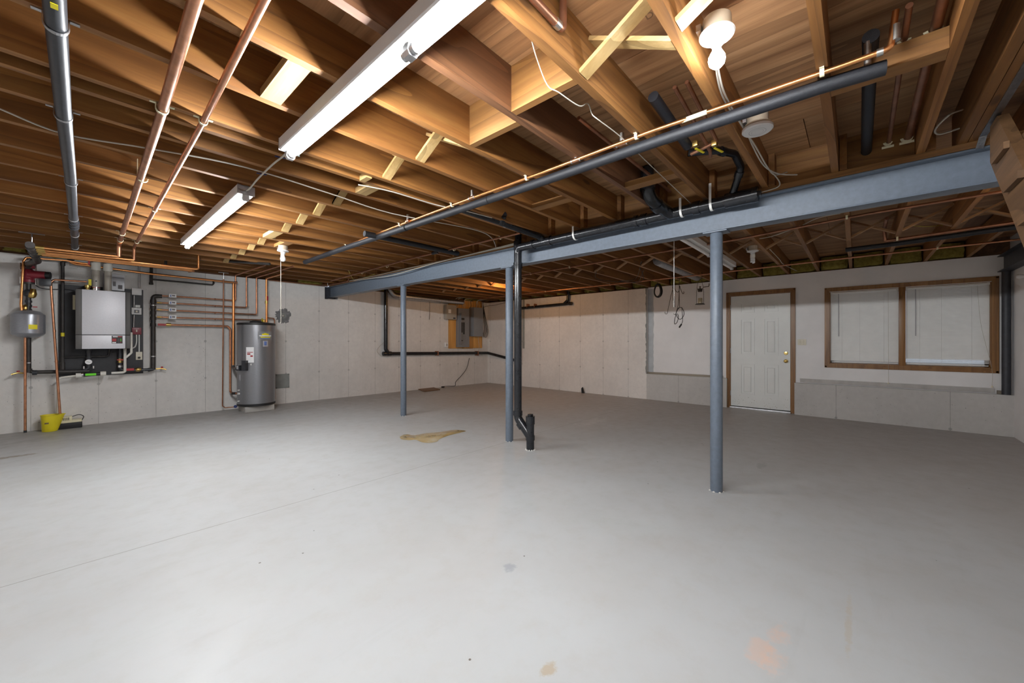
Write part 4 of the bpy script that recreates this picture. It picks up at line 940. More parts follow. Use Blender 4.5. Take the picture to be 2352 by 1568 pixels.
# ---- flue and air pipes
for x, za_, zc_, zp_, nm in (((0.202, 7.920, 1.964)[0], (0.202, 7.920, 2.254)[2], (0.202, 7.920, 2.467)[2], (0.202, 7.920, 2.048)[2], 'tan plastic flue pipe on the boiler top with silver collar'), ((0.318, 7.920, 1.976)[0], (0.318, 7.920, 2.253)[2], (0.318, 7.920, 2.468)[2], 0, 'white plastic air pipe on the boiler top, right of the flue')):
    t = thing('vent_pipe', nm, 'pipe', (x, YW-.20, bz1))
    obj('riser', MB().tube([(x, YW-.20, bz1-.0), (x, YW-.20, 2.29), (x+.01, YW-.20, 2.30), (x+.015, YW-.20, 2.52)], .038, 18), 'pvc_grey', t)
    ring(t, 'coupling', (x, YW-.20, za_), (0, 0, 1), .047, .10, 'pvc_white', 20); ring(t, 'coupling', (x+.014, YW-.20, zc_), (0, 0, 1), .050, .11, 'white_plastic', 20)
    if zp_:
        ring(t, 'collar', (x, YW-.20, bz1+.03), (0, 0, 1), .041, .05, 'chrome', 20); ring(t, 'band', (x, YW-.20, bz1+.045), (0, 0, 1), .0415, .008, 'red_bright', 20)
        obj('test_port', MB().cyl((x, YW-.237, zp_), (x, YW-.242, zp_), .009, 10), 'ink_black', t)
m = LB(MB(), (0.349, 8.060, 2.187), (0.492, 8.060, 1.955), .04, .048)
t = obj('manual_sleeve', m, 'paper_grey'); tag(t, 'grey printed manual in a plastic sleeve above the boiler', 'paper')
for p, q in (((0.372, 8.070, 2.083), (0.403, 8.070, 2.017)), ((0.425, 8.070, 2.039), (0.470, 8.070, 1.980))): obj('printed_picture', LB(MB(), p, q, .048, .0492, 0), 'ink_grey', t)
obj('printed_picture', LB(MB(), (0.367, 8.070, 2.146), (0.484, 8.070, 2.135), .048, .0492), 'ink_grey', t)
tag(obj('paper_sheet', LB(MB(), (0.272, 8.070, 2.190), (0.293, 8.070, 1.937), .03, .034), 'paper_grey'), 'narrow grey paper between the two vent pipes', 'paper')

# ---- expansion tank and pump stack
ex = (-0.391, 8.000, 1.122); ex_x = ex[0]; yS = YW-.13
zE0, zE1 = (-0.399, 7.990, 1.257)[2], (-0.399, 7.990, 1.616)[2]
t = thing('expansion_tank', 'grey round expansion tank with a yellow label on the left wall', 'tank', (ex_x, yS, zE0))
hT = zE1-zE0; rT = .1445
yT = YW-.165
obj('shell', MB().lathe([(.02, 0), (.08, .012), (.125, .035), (rT, .06), (rT, hT*.80), (rT*.98, hT*.84), (.10, hT*.95), (.03, hT)], (ex_x, yT, zE0), n=36), 'tank_grey', t)
al, ac = (-0.384, 7.820, 1.426), (-0.289, 7.820, 1.368)
zl0, zl1 = ac[2], al[2]
m = MB(); pts = []
for i in range(9):
    an = -pi/2+.06+i*.065*1.0
    pts.append((ex_x+(rT+.0012)*cos(an), yT+(rT+.0012)*sin(an)))
v = [(p, q, z) for z in (zl0, zl1) for p, q in pts]
m.add(v, [(i, i+1, i+10, i+9) for i in range(8)]); obj('yellow_label', m, 'yellow_label', t)
obj('neck', MB().tube([(ex_x, yT, zE1-.01), (ex_x, yT, zE1+.05)], .018, 12), 'iron_black', t)
t = thing('circulator_stack', 'dark red circulator pump on black iron pipe left of the boiler', 'pump', (ex_x, yS, .70))
obj('riser_pipe', MB().tube([(ex_x, yS, 0.842), (ex_x, yS, 2.232)], .024, 16), 'iron_black', t)
for z in (2.277, 2.215, 1.728, 1.672, 1.616): ring(t, 'coupling', (ex_x, yS, z), (0, 0, 1), .031, .03, 'iron_grey')
for z, d_ in ((2.171, .022), (1.991, -.028)):
    ring(t, 'flange', (ex_x, yS, z), (0, 0, 1), .058, .032, 'red_enamel', 20)
    ring(t, 'flange', (ex_x, yS, z+d_), (0, 0, 1), .055, .018, 'iron_black', 20)
    for s_ in (-1, 1): obj('flange_bolt', MB().tube([(ex_x+s_*.062, yS-.02, z-.04), (ex_x+s_*.062, yS-.02, z+.045)], .008, 8), 'chrome', t)
obj('volute', MB().lathe([(.03, 0), (.05, .02), (.058, .06), (.06, .10), (.048, .13), (.032, .15)], (ex_x, yS, 1.991+.01), n=20), 'red_enamel', t)
obj('pump_motor', MB().tube([(ex_x+.0, yS-.02, 2.078), (ex_x+.145, yS-.055, 2.078)], .049, 20), 'red_enamel', t)
obj('motor_cap', MB().tube([(ex_x+.145, yS-.055, 2.078), (ex_x+.185, yS-.065, 2.078)], .046, 20), 'rubber_black', t)
obj('terminal_box', MB().bbox(ex_x+.09, ex_x+.195, yS-.12, yS-.03, 1.935, 2.025, .008), 'iron_grey', t)
obj('brass_check_valve', MB().lathe([(.02, 0), (.036, .02), (.040, .06), (.030, .09), (.022, .12)], (ex_x+.025, yS-.02, 1.773), (.15, 0, 1), 16), 'brass', t)
obj('air_separator', MB().lathe([(.025, 0), (.045, .015), (.048, .06), (.035, .085), (.02, .095)], (ex_x, yS, 1.789), n=18), 'iron_grey', t)
obj('fill_valve', MB().lathe([(.014, 0), (.028, .01), (.032, .035), (.022, .06), (.010, .07)], ((-0.415, 7.960, 1.652)[0], YW-.16, (-0.415, 7.960, 1.613)[2]), n=14), 'brass', t)
obj('valve_handle', MB().box(ex_x+.035, ex_x+.075, yS-.05, yS-.035, 1.660-.008, 1.660+.004), 'red_bright', t)
obj('drop_pipe', MB().tube([(ex_x, yS, 1.262), (ex_x, yS, 0.831), (ex_x+.05, yS, 0.814), ((0.140, 7.990, 0.776)[0], yS, (0.140, 7.990, 0.800)[2])], .0245, 16, .03), 'iron_black', t)
ring(t, 'pipe_clamp', (ex_x, yS, 0.937), (0, 0, 1), .029, .014, 'galvanised')
ring(t, 'elbow', (ex_x, yS, 0.836), (0, 0, 1), .033, .05, 'iron_black'); ring(t, 'elbow', (ex_x+.05, yS, 0.808), (1, 0, 0), .033, .04, 'iron_grey')
p = (-0.479, 7.990, 0.813)
obj('drain_cock', MB().tube([(ex_x-.02, yS, 0.803), (p[0], yS, p[2]), (p[0]-.05, yS-.01, p[2]-.018)], .010, 10, .01), 'brass', t)
obj('cock_handle', MB().tube([(p[0]+.006, yS-.0, p[2]+.012), (p[0]+.006, yS, p[2]+.028)], .014, 10), 'red_bright', t)
# pump cable
cable('grey cable from the pump to the boiler', [(-0.331, 7.970, 1.941), (-0.285, 8.000, 1.909), (-0.195, 8.070, 1.913), (-0.080, 8.080, 1.925), (0.007, 8.060, 1.914)], .005, 'iron_grey')

# ---- copper manifold under the joists: header along Y, branches along X
hx = -.30
zH = 2.20
t = thing('copper_manifold', 'black header with brass outlets feeding a bundle of bright copper branches', 'manifold', (hx, 7.1, zH))
obj('header', MB().tube([(hx, 6.32, zH), (hx, 7.55, zH), (ex_x, yS-.06, zH), (ex_x, yS, zH-.05), (ex_x, yS, 2.243-.02)], .034, 18, .05), 'iron_black', t)
for i, (y, x1, up) in enumerate(((6.42, .345, 0), (6.56, .482, 0), (6.68, 1.12, 1), (6.77, 1.08, 2), (6.86, 1.10, 2))):
    obj('outlet', MB().tube([(hx+.02, y, zH), (hx+.09, y, zH)], .021, 12), 'brass', t)
    path = [(hx+.06, y, zH-.004*i), (x1, y, zH-.004*i)]
    if up == 0: path[-1] = (x1, y, zH)
    if up == 1: path += [(x1, y, ZJ+.05)]
    if up == 2: path = [(hx+.06, y, zH-.003*i), (x1, y, zH-.003*i), (x1+.0, y+.35, zH+.02)]
    obj('branch_pipe', MB().tube(path, .0145, 12, .03), 'copper_bright', t)
for y in (6.45, 6.75, 7.05): ring(t, 'header_tee', (hx, y, zH), (0, 1, 0), .040, .06, 'iron_black')
obj('hanger', MB().tube([(hx, 6.6, zH+.03), (hx, 6.6, ZJ-.012)], .006, 8).bar((hx-.09, 6.6, ZJ-.008), (hx+.09, 6.6, ZJ-.008), .012, .008), 'galvanised', t)

# ---- vertical copper lines beside the tank
t = pipe('copper_pipe', 'copper pipe crossing in front of the expansion tank down to the floor', [(-0.437, 7.920, 1.555), (-0.447, 7.920, 1.686), (-0.427, 7.920, 2.230), (-0.406, 7.920, 2.283), (-0.079, 7.960, 2.301), (0.131, 7.980, 2.288)], .0125, 'copper_bright', .025)
p = (-0.414, 7.930, 1.612)
t2 = pipe('copper_pipe', 'straight copper pipe below the brass fill valve, ending at the floor', [p, (p[0], p[1], fz(p[0], p[1])+.02)], .0125, 'copper', 0)
ring(t2, 'end_ferrule', (p[0], p[1], fz(p[0], p[1])+.03), (0, 0, 1), .0145, .03, 'iron_grey')
t = pipe('copper_pipe', 'leaning copper relief pipe from the boiler top down into the bucket', [(0.118, 7.900, 2.031), (-0.172, 7.900, 2.026), (-0.202, 7.900, 1.988), (-0.198, 7.900, 1.874), (-0.124, 7.900, 0.254)], .0130, 'copper', .03)
o = obj('relief_valve', MB().lathe([(.016, 0), (.02, .03), (.03, .035), (.03, .07), (.02, .075)], ((0.122, 7.900, 1.935)[0], YW-.22, bz1), n=14), 'brass', t)
obj('valve_tag', LB(MB(), (0.130, 7.880, 2.066), (0.158, 7.880, 1.979), .235, .240), 'yellow_label', o)
for q_ in ((-0.189, 7.900, 1.692), (-0.173, 7.900, 1.350), (-0.155, 7.900, 0.948)): ring(t, 'coupling', q_, (.05, 0, -1), .0150, .03, 'copper')
# ---- gas pipe left of the boiler
x = (-0.103, 8.050, 1.708)[0]
t = pipe('gas_pipe', 'black gas pipe standing against the backing board left of the boiler', [(x+.12, YW-.07, 2.52), (x+.10, YW-.07, 2.34), (x, YW-.07, 2.29), (x, YW-.07, (-0.103, 8.050, 0.811)[2])], .0175, 'iron_black', .03)
for z in ((-0.103, 8.050, 2.263)[2], (-0.103, 8.050, 0.905)[2], (-0.103, 8.050, 0.852)[2]): ring(t, 'coupling', (x, YW-.07, z), (0, 0, 1), .025, .05, 'iron_black')
ring(t, 'yellow_tag', (x, YW-.07, (-0.103, 8.050, 1.306)[2]), (0, 0, 1), .0185, .05, 'yellow_plastic')
t = pipe('gas_branch', 'thin black gas pipe running under the boiler to its inlet', [(x, YW-.07, (-0.080, 8.050, 0.999)[2]), ((0.327, 8.050, 0.999)[0], YW-.07, (0.327, 8.050, 0.999)[2]), ((0.339, 8.020, 1.006)[0], YW-.10, bz0)], .0105, 'iron_black', .03)
t = pipe('copper_pipe', 'long copper pipe high on the wall from the manifold to the tall riser', [(-0.040, 7.980, 2.292), (0.007, 7.980, 2.270), (0.787, 7.980, 2.234), (1.840, 7.980, 2.222)], .0165, 'copper_bright', .03)
ring(t, 'elbow', (1.840, 7.980, 2.222), (1, 0, .0), .021, .05, 'copper')
t = pipe('copper_pipe', 'tall thick copper riser left of the water heater', [(1.809, 7.980, 2.203), (1.809, 7.980, 0.810)], .0185, 'copper_bright', 0)
t = pipe('copper_pipe', 'short copper stub dropping from the joists onto the copper bundle', [(0.131, 7.620, 2.501), (0.131, 7.620, 2.362)], .0115, 'copper_bright', 0)
obj('valve_lever', MB().box((0.122, 7.620, 2.291)[0], (0.141, 7.620, 2.294)[0], YW-.52, YW-.50, (0.129, 7.620, 2.229)[2], (0.129, 7.620, 2.292)[2]), 'red_bright', t)

# ---- piping under the boiler
t = thing('boiler_return', 'grey iron pipe with dial gauge under the left of the boiler', 'pipe', ((0.136, 7.990, 0.873)[0], YW-.13, .75))
p = (0.136, 7.990, 1.097); q = (0.136, 7.990, 0.836)
obj('elbow_pipe', MB().tube([(p[0], YW-.13, bz0), (p[0], YW-.13, q[2]+.01), (p[0]-.06, YW-.13, (0.103, 7.990, 0.802)[2]), ((0.079, 7.990, 0.797)[0], YW-.13, (0.079, 7.990, 0.797)[2])], .022, 14, .04), 'iron_grey', t)
for z in ((0.136, 7.990, 1.067)[2], (0.136, 7.990, 0.982)[2], (0.136, 7.990, 0.873)[2]): ring(t, 'coupling', (p[0], YW-.13, z), (0, 0, 1), .029, .03, 'iron_grey')
gz = (0.133, 7.950, 0.929)[2]; gx_ = (0.133, 7.950, 0.929)[0]
g_ = obj('gauge', MB().lathe([(.036, 0), (.038, .004), (.038, .022), (.034, .024)], (gx_, YW-.155, gz), (0, -1, 0), 24), 'iron_grey', t)
obj('dial', MB().lathe([(.0335, 0), (.033, .0016)], (gx_, YW-.1792, gz), (0, -1, 0), 24), 'paper_white', g_)
obj('needle', MB().bar((gx_-.02, YW-.1812, gz+.008), (gx_+.012, YW-.1812, gz-.006), .003, .001, (0, -1, 0)), 'ink_black', g_)
for s_ in (-1, 1): obj('flange_bolt', MB().tube([(p[0]+s_*.045, YW-.15, q[2]+.0), (p[0]+s_*.045, YW-.15, q[2]+.035)], .010, 8), 'chrome', t)
t = thing('boiler_supply', 'iron supply pipe with red valve handle under the right of the boiler', 'pipe', ((0.443, 7.990, 0.858)[0], YW-.13, .75))
p = (0.443, 7.990, 1.092); q = (0.443, 7.990, 0.808)
obj('elbow_pipe', MB().tube([(p[0], YW-.13, bz0), (p[0], YW-.13, q[2]), (p[0]+.05, YW-.13, (0.470, 7.990, 0.787)[2]), ((0.797, 7.990, 0.789)[0], YW-.13, (0.797, 7.990, 0.789)[2])], .021, 14, .04), 'iron_grey', t)
ring(t, 'brass_body', (p[0], YW-.13, (0.443, 7.990, 0.934)[2]), (0, 0, 1), .026, .06, 'brass'); ring(t, 'coupling', (p[0], YW-.13, (0.443, 7.990, 0.852)[2]), (0, 0, 1), .030, .03, 'chrome')
obj('valve_handle', MB().bar((p[0]-.035, YW-.17, (0.443, 7.990, 0.947)[2]), (p[0]+.035, YW-.17, (0.443, 7.990, 0.947)[2]), .012, .014), 'red_bright', t)
vb = (0.626, 7.990, 0.795)
obj('ball_valve', MB().lathe([(.018, 0), (.028, .015), (.03, .04), (.022, .07)], (vb[0]-.03, YW-.13, vb[2]), (1, 0, 0), 14), 'brass', t)
obj('valve_lever', LB(MB(), (0.499, 7.950, 0.819), (0.585, 7.950, 0.786), .165, .175), 'red_bright', t)
# condensate drain: white pvc and neutraliser tube
t = thing('condensate_drain', 'white plastic drain pipe with black green-labelled neutraliser tube below the boiler', 'pipe', ((0.285, 7.950, 0.744)[0], YW-.17, .68))
zd = (0.242, 7.950, 0.759)[2]
obj('white_pipe', MB().tube([((0.490, 7.950, 1.092)[0], YW-.17, bz0), ((0.490, 7.950, 1.092)[0], YW-.17, zd+.02), ((0.472, 7.950, 0.751)[0], YW-.17, zd+.006), ((0.353, 7.950, 0.752)[0], YW-.17, zd+.003)], .0165, 14, .03), 'pvc_white', t)
obj('standpipe', MB().tube([((0.556, 7.950, 1.346)[0], YW-.17, (0.556, 7.950, 1.346)[2]), ((0.556, 7.950, 1.046)[0], YW-.17, (0.556, 7.950, 1.046)[2]), ((0.499, 7.950, 0.997)[0], YW-.17, (0.499, 7.950, 0.978)[2])], .0145, 14, .02), 'pvc_white', t)
obj('neutraliser', MB().tube([((0.038, 7.950, 0.742)[0], YW-.17, zd-.012), ((0.251, 7.950, 0.759)[0], YW-.17, zd)], .023, 16), 'rubber_black', t)
obj('green_label', MB().box((0.102, 7.920, 0.758)[0], (0.204, 7.920, 0.751)[0], YW-.196, YW-.1935, zd-.018, zd+.012), 'green_label', t)
for x_, dz_ in (((0.042, 7.950, 0.760)[0], -.010), ((0.272, 7.950, 0.745)[0], 0)): ring(t, 'end_cap', (x_, YW-.17, zd+dz_), (1, 0, 0), .032, .055, 'pvc_white', 18)
ring(t, 'clamp', ((0.074, 7.950, 0.758)[0], YW-.17, zd), (1, 0, 0), .034, .02, 'chrome', 18)
obj('outlet_pipe', MB().tube([((0.031, 7.950, 0.743)[0], YW-.17, zd-.012), ((-0.124, 7.950, 0.736)[0], YW-.17, zd-.03), ((-0.139, 7.950, 0.725)[0], YW-.165, zd-.06), ((-0.152, 8.020, 0.243)[0], YW-.08, .21)], .0135, 12, .03), 'pvc_white', t)

# ---- switches right of the boiler
def ebox(name, label, cat, a, b, d0, d1, mat):
    return tag(obj(name, LB(MB(), a, b, d0, d1, .003), mat), label, cat)
t = ebox('junction_box', 'blank white metal junction box right of the boiler, topmost', 'electrical box', (0.569, 8.070, 2.009), (0.677, 8.070, 1.908), .0225, .055, 'white_enamel')
t = ebox('switch_box', 'white metal switch box above the red emergency switch', 'electrical box', (0.566, 8.070, 1.717), (0.674, 8.070, 1.616), .0225, .055, 'white_enamel')
obj('switch_opening', LB(MB(), (0.594, 8.063, 1.686), (0.650, 8.063, 1.637), .055, .0565), 'ink_grey', t); obj('toggle', LB(MB(), (0.612, 8.060, 1.674), (0.631, 8.060, 1.649), .0565, .066), 'ivory_plate', t)
obj('relay', LB(MB(), (0.608, 8.070, 1.759), (0.660, 8.070, 1.723), .0225, .05), 'white_plastic', t)
t = ebox('emergency_switch', 'red emergency switch plate right of the boiler', 'switch', (0.571, 8.070, 1.419), (0.674, 8.070, 1.317), .0225, .052, 'red_enamel')
obj('toggle', LB(MB(), (0.615, 8.065, 1.388), (0.627, 8.065, 1.356), .052, .066), 'ivory_plate', t)
p = (0.580, 8.067, 1.399)
text('plate_text', 'EMERGENCY', .0125, 'paper_white', t, (p[0], YW-.0522, p[2]), (1, 0, 0), (0, 0, 1)); p = (0.580, 8.067, 1.329)
text('plate_text', 'BOILER SWITCH', .009, 'paper_white', t, (p[0], YW-.0522, p[2]), (1, 0, 0), (0, 0, 1)) if False else None
t = ebox('wall_outlet', 'ivory wall outlet with black plug right of the boiler', 'outlet', (0.613, 8.070, 1.056), (0.684, 8.070, 0.936), .0225, .045, 'ivory_plate')
for q_ in ((0.649, 8.075, 1.022), (0.649, 8.075, 0.970)): obj('receptacle', MB().lathe([(.013, 0), (.012, .003)], (q_[0], YW-.0452, q_[2]), (0, -1, 0), 14), 'ivory_plate', t)
obj('plug', MB().lathe([(.014, 0), (.016, .02), (.008, .035)], ((0.648, 8.072, 0.970)[0], YW-.0485, (0.648, 8.072, 0.970)[2]), (0, -1, 0), 12), 'rubber_black', t)
for i, (P, r, nm) in enumerate((([(0.651, 8.080, 2.418), (0.651, 8.080, 2.019)], .010, 'steel conduit from the ceiling to the blank white box'), ([(0.593, 8.085, 1.900), (0.593, 8.085, 1.723)], .010, 'short steel conduit between the two white boxes'), ([(0.593, 8.085, 1.609), (0.588, 8.085, 1.423)], .010, 'steel conduit above the red emergency switch'), ([(0.621, 8.085, 1.313), (0.621, 8.085, 1.205), (0.603, 8.060, 1.134), (0.566, 8.000, 1.109)], .0085, 'curved white conduit from the red switch into the boiler'), ([(0.650, 8.085, 1.314), (0.650, 8.085, 1.058)], .0085, 'straight white conduit between red switch and outlet'))):
    tag(obj('conduit', MB().tube(P if len(P) == 2 else spline(P), r, 10), 'galvanised' if i < 3 else 'white_plastic'), nm, 'conduit')

# ---- zone header right of the boiler
t = thing('zone_header', 'black iron header with side outlets between boiler and water heater', 'pipe', ((0.800, 8.020, 0.787)[0], YW-.10, .75))
hx2 = (0.800, 8.020, 1.371)[0]
obj('header', MB().tube([(hx2+.10, YW-.10, 1.909), (hx2, YW-.10, 1.909), (hx2, YW-.10, 0.794), (hx2-.06, YW-.10, 0.781)], .0285, 16, .045), 'iron_black', t)
for z in (1.823, 1.736, 1.650, 1.564, 1.464): ring(t, 'tee', (hx2, YW-.10, z), (0, 0, 1), .036, .05, 'iron_black')
for z in (1.849, 1.663, 1.517, 0.794): ring(t, 'joint', (hx2, YW-.10, z), (0, 0, 1), .030, .02, 'iron_grey')
ring(t, 'pipe_clamp', (hx2, YW-.10, 0.986), (0, 0, 1), .033, .014, 'galvanised'); ring(t, 'pipe_clamp', (hx2, YW-.10, 1.763), (0, 0, 1), .040, .012, 'galvanised')
p = (0.900, 8.020, 0.795)
obj('drain_cock', MB().tube([(hx2, YW-.10, 0.794), (p[0], YW-.10, p[2]), (p[0]+.05, YW-.11, p[2]-.02)], .010, 10, .01), 'brass', t)
obj('cock_handle', MB().tube([(p[0], YW-.10, p[2]+.010), (p[0], YW-.10, p[2]+.03)], .014, 10), 'red_bright', t)
rz = [
    dict(P=[(0.840, 8.020, 1.916), (1.090, 8.020, 1.921), (1.849, 8.020, 1.919)], top=(1.849, 8.020, 2.347), ad=(0.870, 8.020, 1.916), su=(1.563, 8.020, 1.920), va=(0.973, 7.960, 1.952), vb=(1.061, 7.960, 1.896), l1=(0.987, 7.949, 1.937), l2=(1.000, 7.949, 1.903), l3=(1.008, 7.949, 1.935), l4=(1.044, 7.949, 1.915)),
    dict(P=[(0.840, 8.020, 1.809), (1.090, 8.020, 1.811), (2.009, 8.020, 1.809)], top=(2.009, 8.020, 2.337), ad=(0.870, 8.020, 1.809), su=(1.563, 8.020, 1.803), va=(0.973, 7.960, 1.844), vb=(1.061, 7.960, 1.787), l1=(0.987, 7.949, 1.829), l2=(1.000, 7.949, 1.795), l3=(1.008, 7.949, 1.827), l4=(1.044, 7.949, 1.806)),
    dict(P=[(0.840, 8.020, 1.702), (1.090, 8.020, 1.700), (2.161, 8.020, 1.694)], top=(2.161, 8.020, 2.340), ad=(0.870, 8.020, 1.702), su=(1.563, 8.020, 1.687), va=(0.973, 7.960, 1.736), vb=(1.061, 7.960, 1.678), l1=(0.987, 7.949, 1.722), l2=(1.000, 7.949, 1.687), l3=(1.008, 7.949, 1.719), l4=(1.044, 7.949, 1.697)),
    dict(P=[(0.840, 8.020, 1.589), (1.090, 8.020, 1.587), (2.319, 8.020, 1.600)], top=(2.319, 8.020, 2.335), ad=(0.870, 8.020, 1.588), su=(1.563, 8.020, 1.583), va=(0.973, 7.960, 1.622), vb=(1.061, 7.960, 1.562), l1=(0.987, 7.949, 1.607), l2=(1.000, 7.949, 1.573), l3=(1.008, 7.949, 1.604), l4=(1.044, 7.949, 1.582))]
nth = ('first (top)', 'second', 'third', 'fourth (lowest)')
for i, q_ in enumerate(rz):
    P = list(q_['P']); tp_ = q_['top']
    if i < 3: P += [(tp_[0], YW-.10, ZJ-.02), (tp_[0]+.05, 6.6-.1*i, ZJ-.02)]
    tt = pipe('zone_pipe', 'copper zone pipe, %s of the four beside the white labels' % nth[i], P, .0115, 'copper', .025)
    ring(tt, 'brass_adapter', q_['ad'], (1, 0, 0), .0135, .05, 'brass'); ring(tt, 'pipe_support', q_['su'], (1, 0, 0), .016, .012, 'copper_dull')
    zv = tag(obj('zone_valve', MB().bbox(q_['va'][0], q_['vb'][0], YW-.17, YW-.115, q_['vb'][2], q_['va'][2], .004), 'paper_white'), 'white zone valve head, %s of the four in the column' % nth[i], 'valve')
    obj('printed_lines', LB(MB(), q_['l1'], q_['l2'], .1702, .171), 'blue_label', zv); obj('printed_lines', LB(MB(), q_['l3'], q_['l4'], .1702, .1706), 'ink_grey', zv)
p = [(0.850, 8.020, 1.472), (1.053, 8.020, 1.472), (1.737, 8.020, 1.472), (1.774, 8.020, 1.421), (1.774, 8.020, 0.355), (1.792, 7.960, 0.329), (1.848, 7.880, 0.330)]
t = pipe('copper_pipe', 'copper pipe from the lowest header outlet down to the water heater foot', p, .0165, 'copper', .03)
obj('valve_lever', LB(MB(), (0.849, 7.970, 1.484), (0.939, 7.970, 1.454), .14, .15), 'red_bright', t); ring(t, 'ball_valve', (0.976, 8.020, 1.473), (1, 0, 0), .026, .055, 'brass')
ring(t, 'insulated_end', (1.810, 7.930, 0.329), (.8, -.6, 0), .022, .07, 'iron_black')
t = pipe('copper_pipe', 'thin copper drain pipe left of the tall riser, down to the blue valve', [(1.665, 7.950, 2.257), (1.650, 7.950, 0.132), (1.686, 7.950, 0.098), (1.815, 7.900, 0.102)], .0095, 'copper_dull', .02)
obj('hanger', MB().tube([(1.665, 7.950, 2.257), ((1.665, 7.950, 2.257)[0], YW-.17, ZJ-.015)], .005, 6).bar(((1.665, 7.950, 2.257)[0]-.07, YW-.17, ZJ-.010), ((1.665, 7.950, 2.257)[0]+.07, YW-.17, ZJ-.010), .014, .008), 'galvanised', t)
obj('blue_valve', MB().lathe([(.008, 0), (.026, .004), (.026, .014), (.01, .018)], (1.815, 7.870, 0.113), (-.4, -1, 0), 10), 'blue_plastic', t)
# black condensing line high on the wall
t = pipe('iron_pipe', 'black pipe high on the wall above the zone valves', [(0.785, 8.060, 2.436), (0.780, 8.060, 2.090)], .0195, 'iron_black', 0)
obj('side_branch', MB().tube([(0.780, 8.060, 2.163), (0.795, 8.060, 2.161), (1.536, 8.060, 2.159), (1.553, 8.060, 2.190), (1.549, 8.100, 2.245)], .0135, 12, .02), 'iron_black', t)
ring(t, 'cap', (0.780, 8.060, 2.096), (0, 0, 1), .026, .03, 'iron_black')
t = pipe('iron_pipe', 'black pipe rising beside the high wall pipe and running along a joist', [(0.919, 7.820, 2.345), (0.919, 7.820, 2.451), (0.946, 7.820, 2.488), (1.908, 6.443, 2.350)], .019, 'iron_black', .03)

# ---- water heater
hxc, R_ = 2.085, .277; hyc = YW-.11-R_
z0 = fz(hxc, hyc)
bl = tag(obj('concrete_block', MB().bbox(hxc-.215, hxc+.215, hyc-.20, hyc+.20, z0+.001, z0+.095, .006), 'concrete_block'), 'grey concrete block under the water heater', 'block')
zb_, zt_ = z0+.096, (2.101, 7.820, 1.530)[2]
t = thing('water_heater', 'tall grey cylindrical water heater with black rims', 'water heater', (hxc, hyc, zb_))
obj('shell', MB().lathe([(R_-.004, .03), (R_, .034), (R_, zt_-zb_-.035), (R_-.004, zt_-zb_-.03)], (hxc, hyc, zb_), n=56), 'heater_grey', t)
obj('bottom_rim', MB().lathe([(R_-.02, 0), (R_+.003, .006), (R_+.004, .038), (R_, .042)], (hxc, hyc, zb_), n=56), 'rubber_black', t)
obj('top_rim', MB().lathe([(R_+.001, -.042), (R_+.004, -.038), (R_+.004, -.006), (R_-.01, 0), (.02, .006)], (hxc, hyc, zt_), n=56), 'rubber_black', t)
obj('top_cover', MB().lathe([(.10, 0), (.09, .02), (.05, .034), (0, .036)], (hxc-.02, hyc-.06, zt_+.004), n=28), 'rubber_black', t)
fa = math.atan2(-hyc, -hxc)                                   # direction from the heater to the viewer side of the room
def curved(name, a0, a1, z0_, z1_, mat, dr=.0016, n=8, parent=None):
    m = MB(); v = []
    for z in (z0_, z1_):
        for i in range(n+1):
            a = a0+(a1-a0)*i/n; v.append((hxc+(R_+dr)*cos(a), hyc+(R_+dr)*sin(a), z))
    m.add(v, [(i, i+1, i+n+2, i+n+1) for i in range(n)]); return obj(name, m, mat, parent or t)
lb = curved('badge', -1.771, -0.937, 1.248, 1.379, 'panel_grey')
curved('badge_sun', -1.558, -1.164, 1.314, 1.343, 'yellow_label', .0024, 8, t)
m = MB(); pts = []
for i in range(19):
    an = pi*i/18; rr = .036 if i % 2 else .046
    a_ = -1.367+cos(an)*rr/R_; pts.append((hxc+(R_+.0026)*cos(a_), hyc+(R_+.0026)*sin(a_), 1.314+sin(an)*rr))
m.add(pts, [tuple(range(19))]); obj('badge_sun', m, 'yellow_label', t)
curved('badge_print', -1.700, -0.997, 1.299, 1.317, 'paper_white', .0032); curved('badge_print', -1.629, -1.055, 1.277, 1.292, 'yellow_label', .003); curved('badge_print', -1.605, -1.110, 1.259, 1.270, 'blue_label', .003)
curved('rating_label', -1.511, -1.216, 1.125, 1.227, 'paper_grey', .0018); curved('rating_print', -1.439, -1.293, 1.147, 1.212, 'blue_label', .0026)
wl = curved('warning_label', -2.376, -1.964, 0.863, 1.118, 'paper_white'); curved('warning_print', -2.314, -2.014, 1.027, 1.038, 'red_bright', .0026); curved('warning_print', -2.314, -2.144, 0.994, 1.016, 'red_bright', .0026); curved('warning_print', -2.144, -2.014, 0.958, 0.983, 'red_bright', .0026)
def atang(a_, z, r): return (hxc+(R_+r)*cos(a_), hyc+(R_+r)*sin(a_), z)
g = obj('control_box', MB().bar(atang(-2.376, 0.732, .035), atang(-2.376, 0.899, .035), .062, .07, (cos(-2.376), sin(-2.376), 0)).bar(atang(-2.722, 0.732, .03), atang(-2.722, 0.819, .03), .07, .055, (cos(-2.722), sin(-2.722), 0)), 'iron_grey', t)
obj('control_plate', MB().bar(atang(-2.722, 0.758, .060), atang(-2.722, 0.812, .060), .038, .003, (cos(-2.722), sin(-2.722), 0)), 'paper_grey', g)
obj('control_knob', MB().bar(atang(-2.091, 0.819, .012), atang(-2.091, 0.845, .012), .018, .02, (cos(-2.091), sin(-2.091), 0)), 'white_plastic', t)
for z, r in ((0.758, .018), (0.347, .018), (0.812, .011), (0.405, .011), (0.223, .011)): obj('port_cap', MB().lathe([(r, 0), (r*.88, .03)], atang(-2.867, z, -.004), (cos(-2.867), sin(-2.867), 0), 12), 'white_plastic', t)
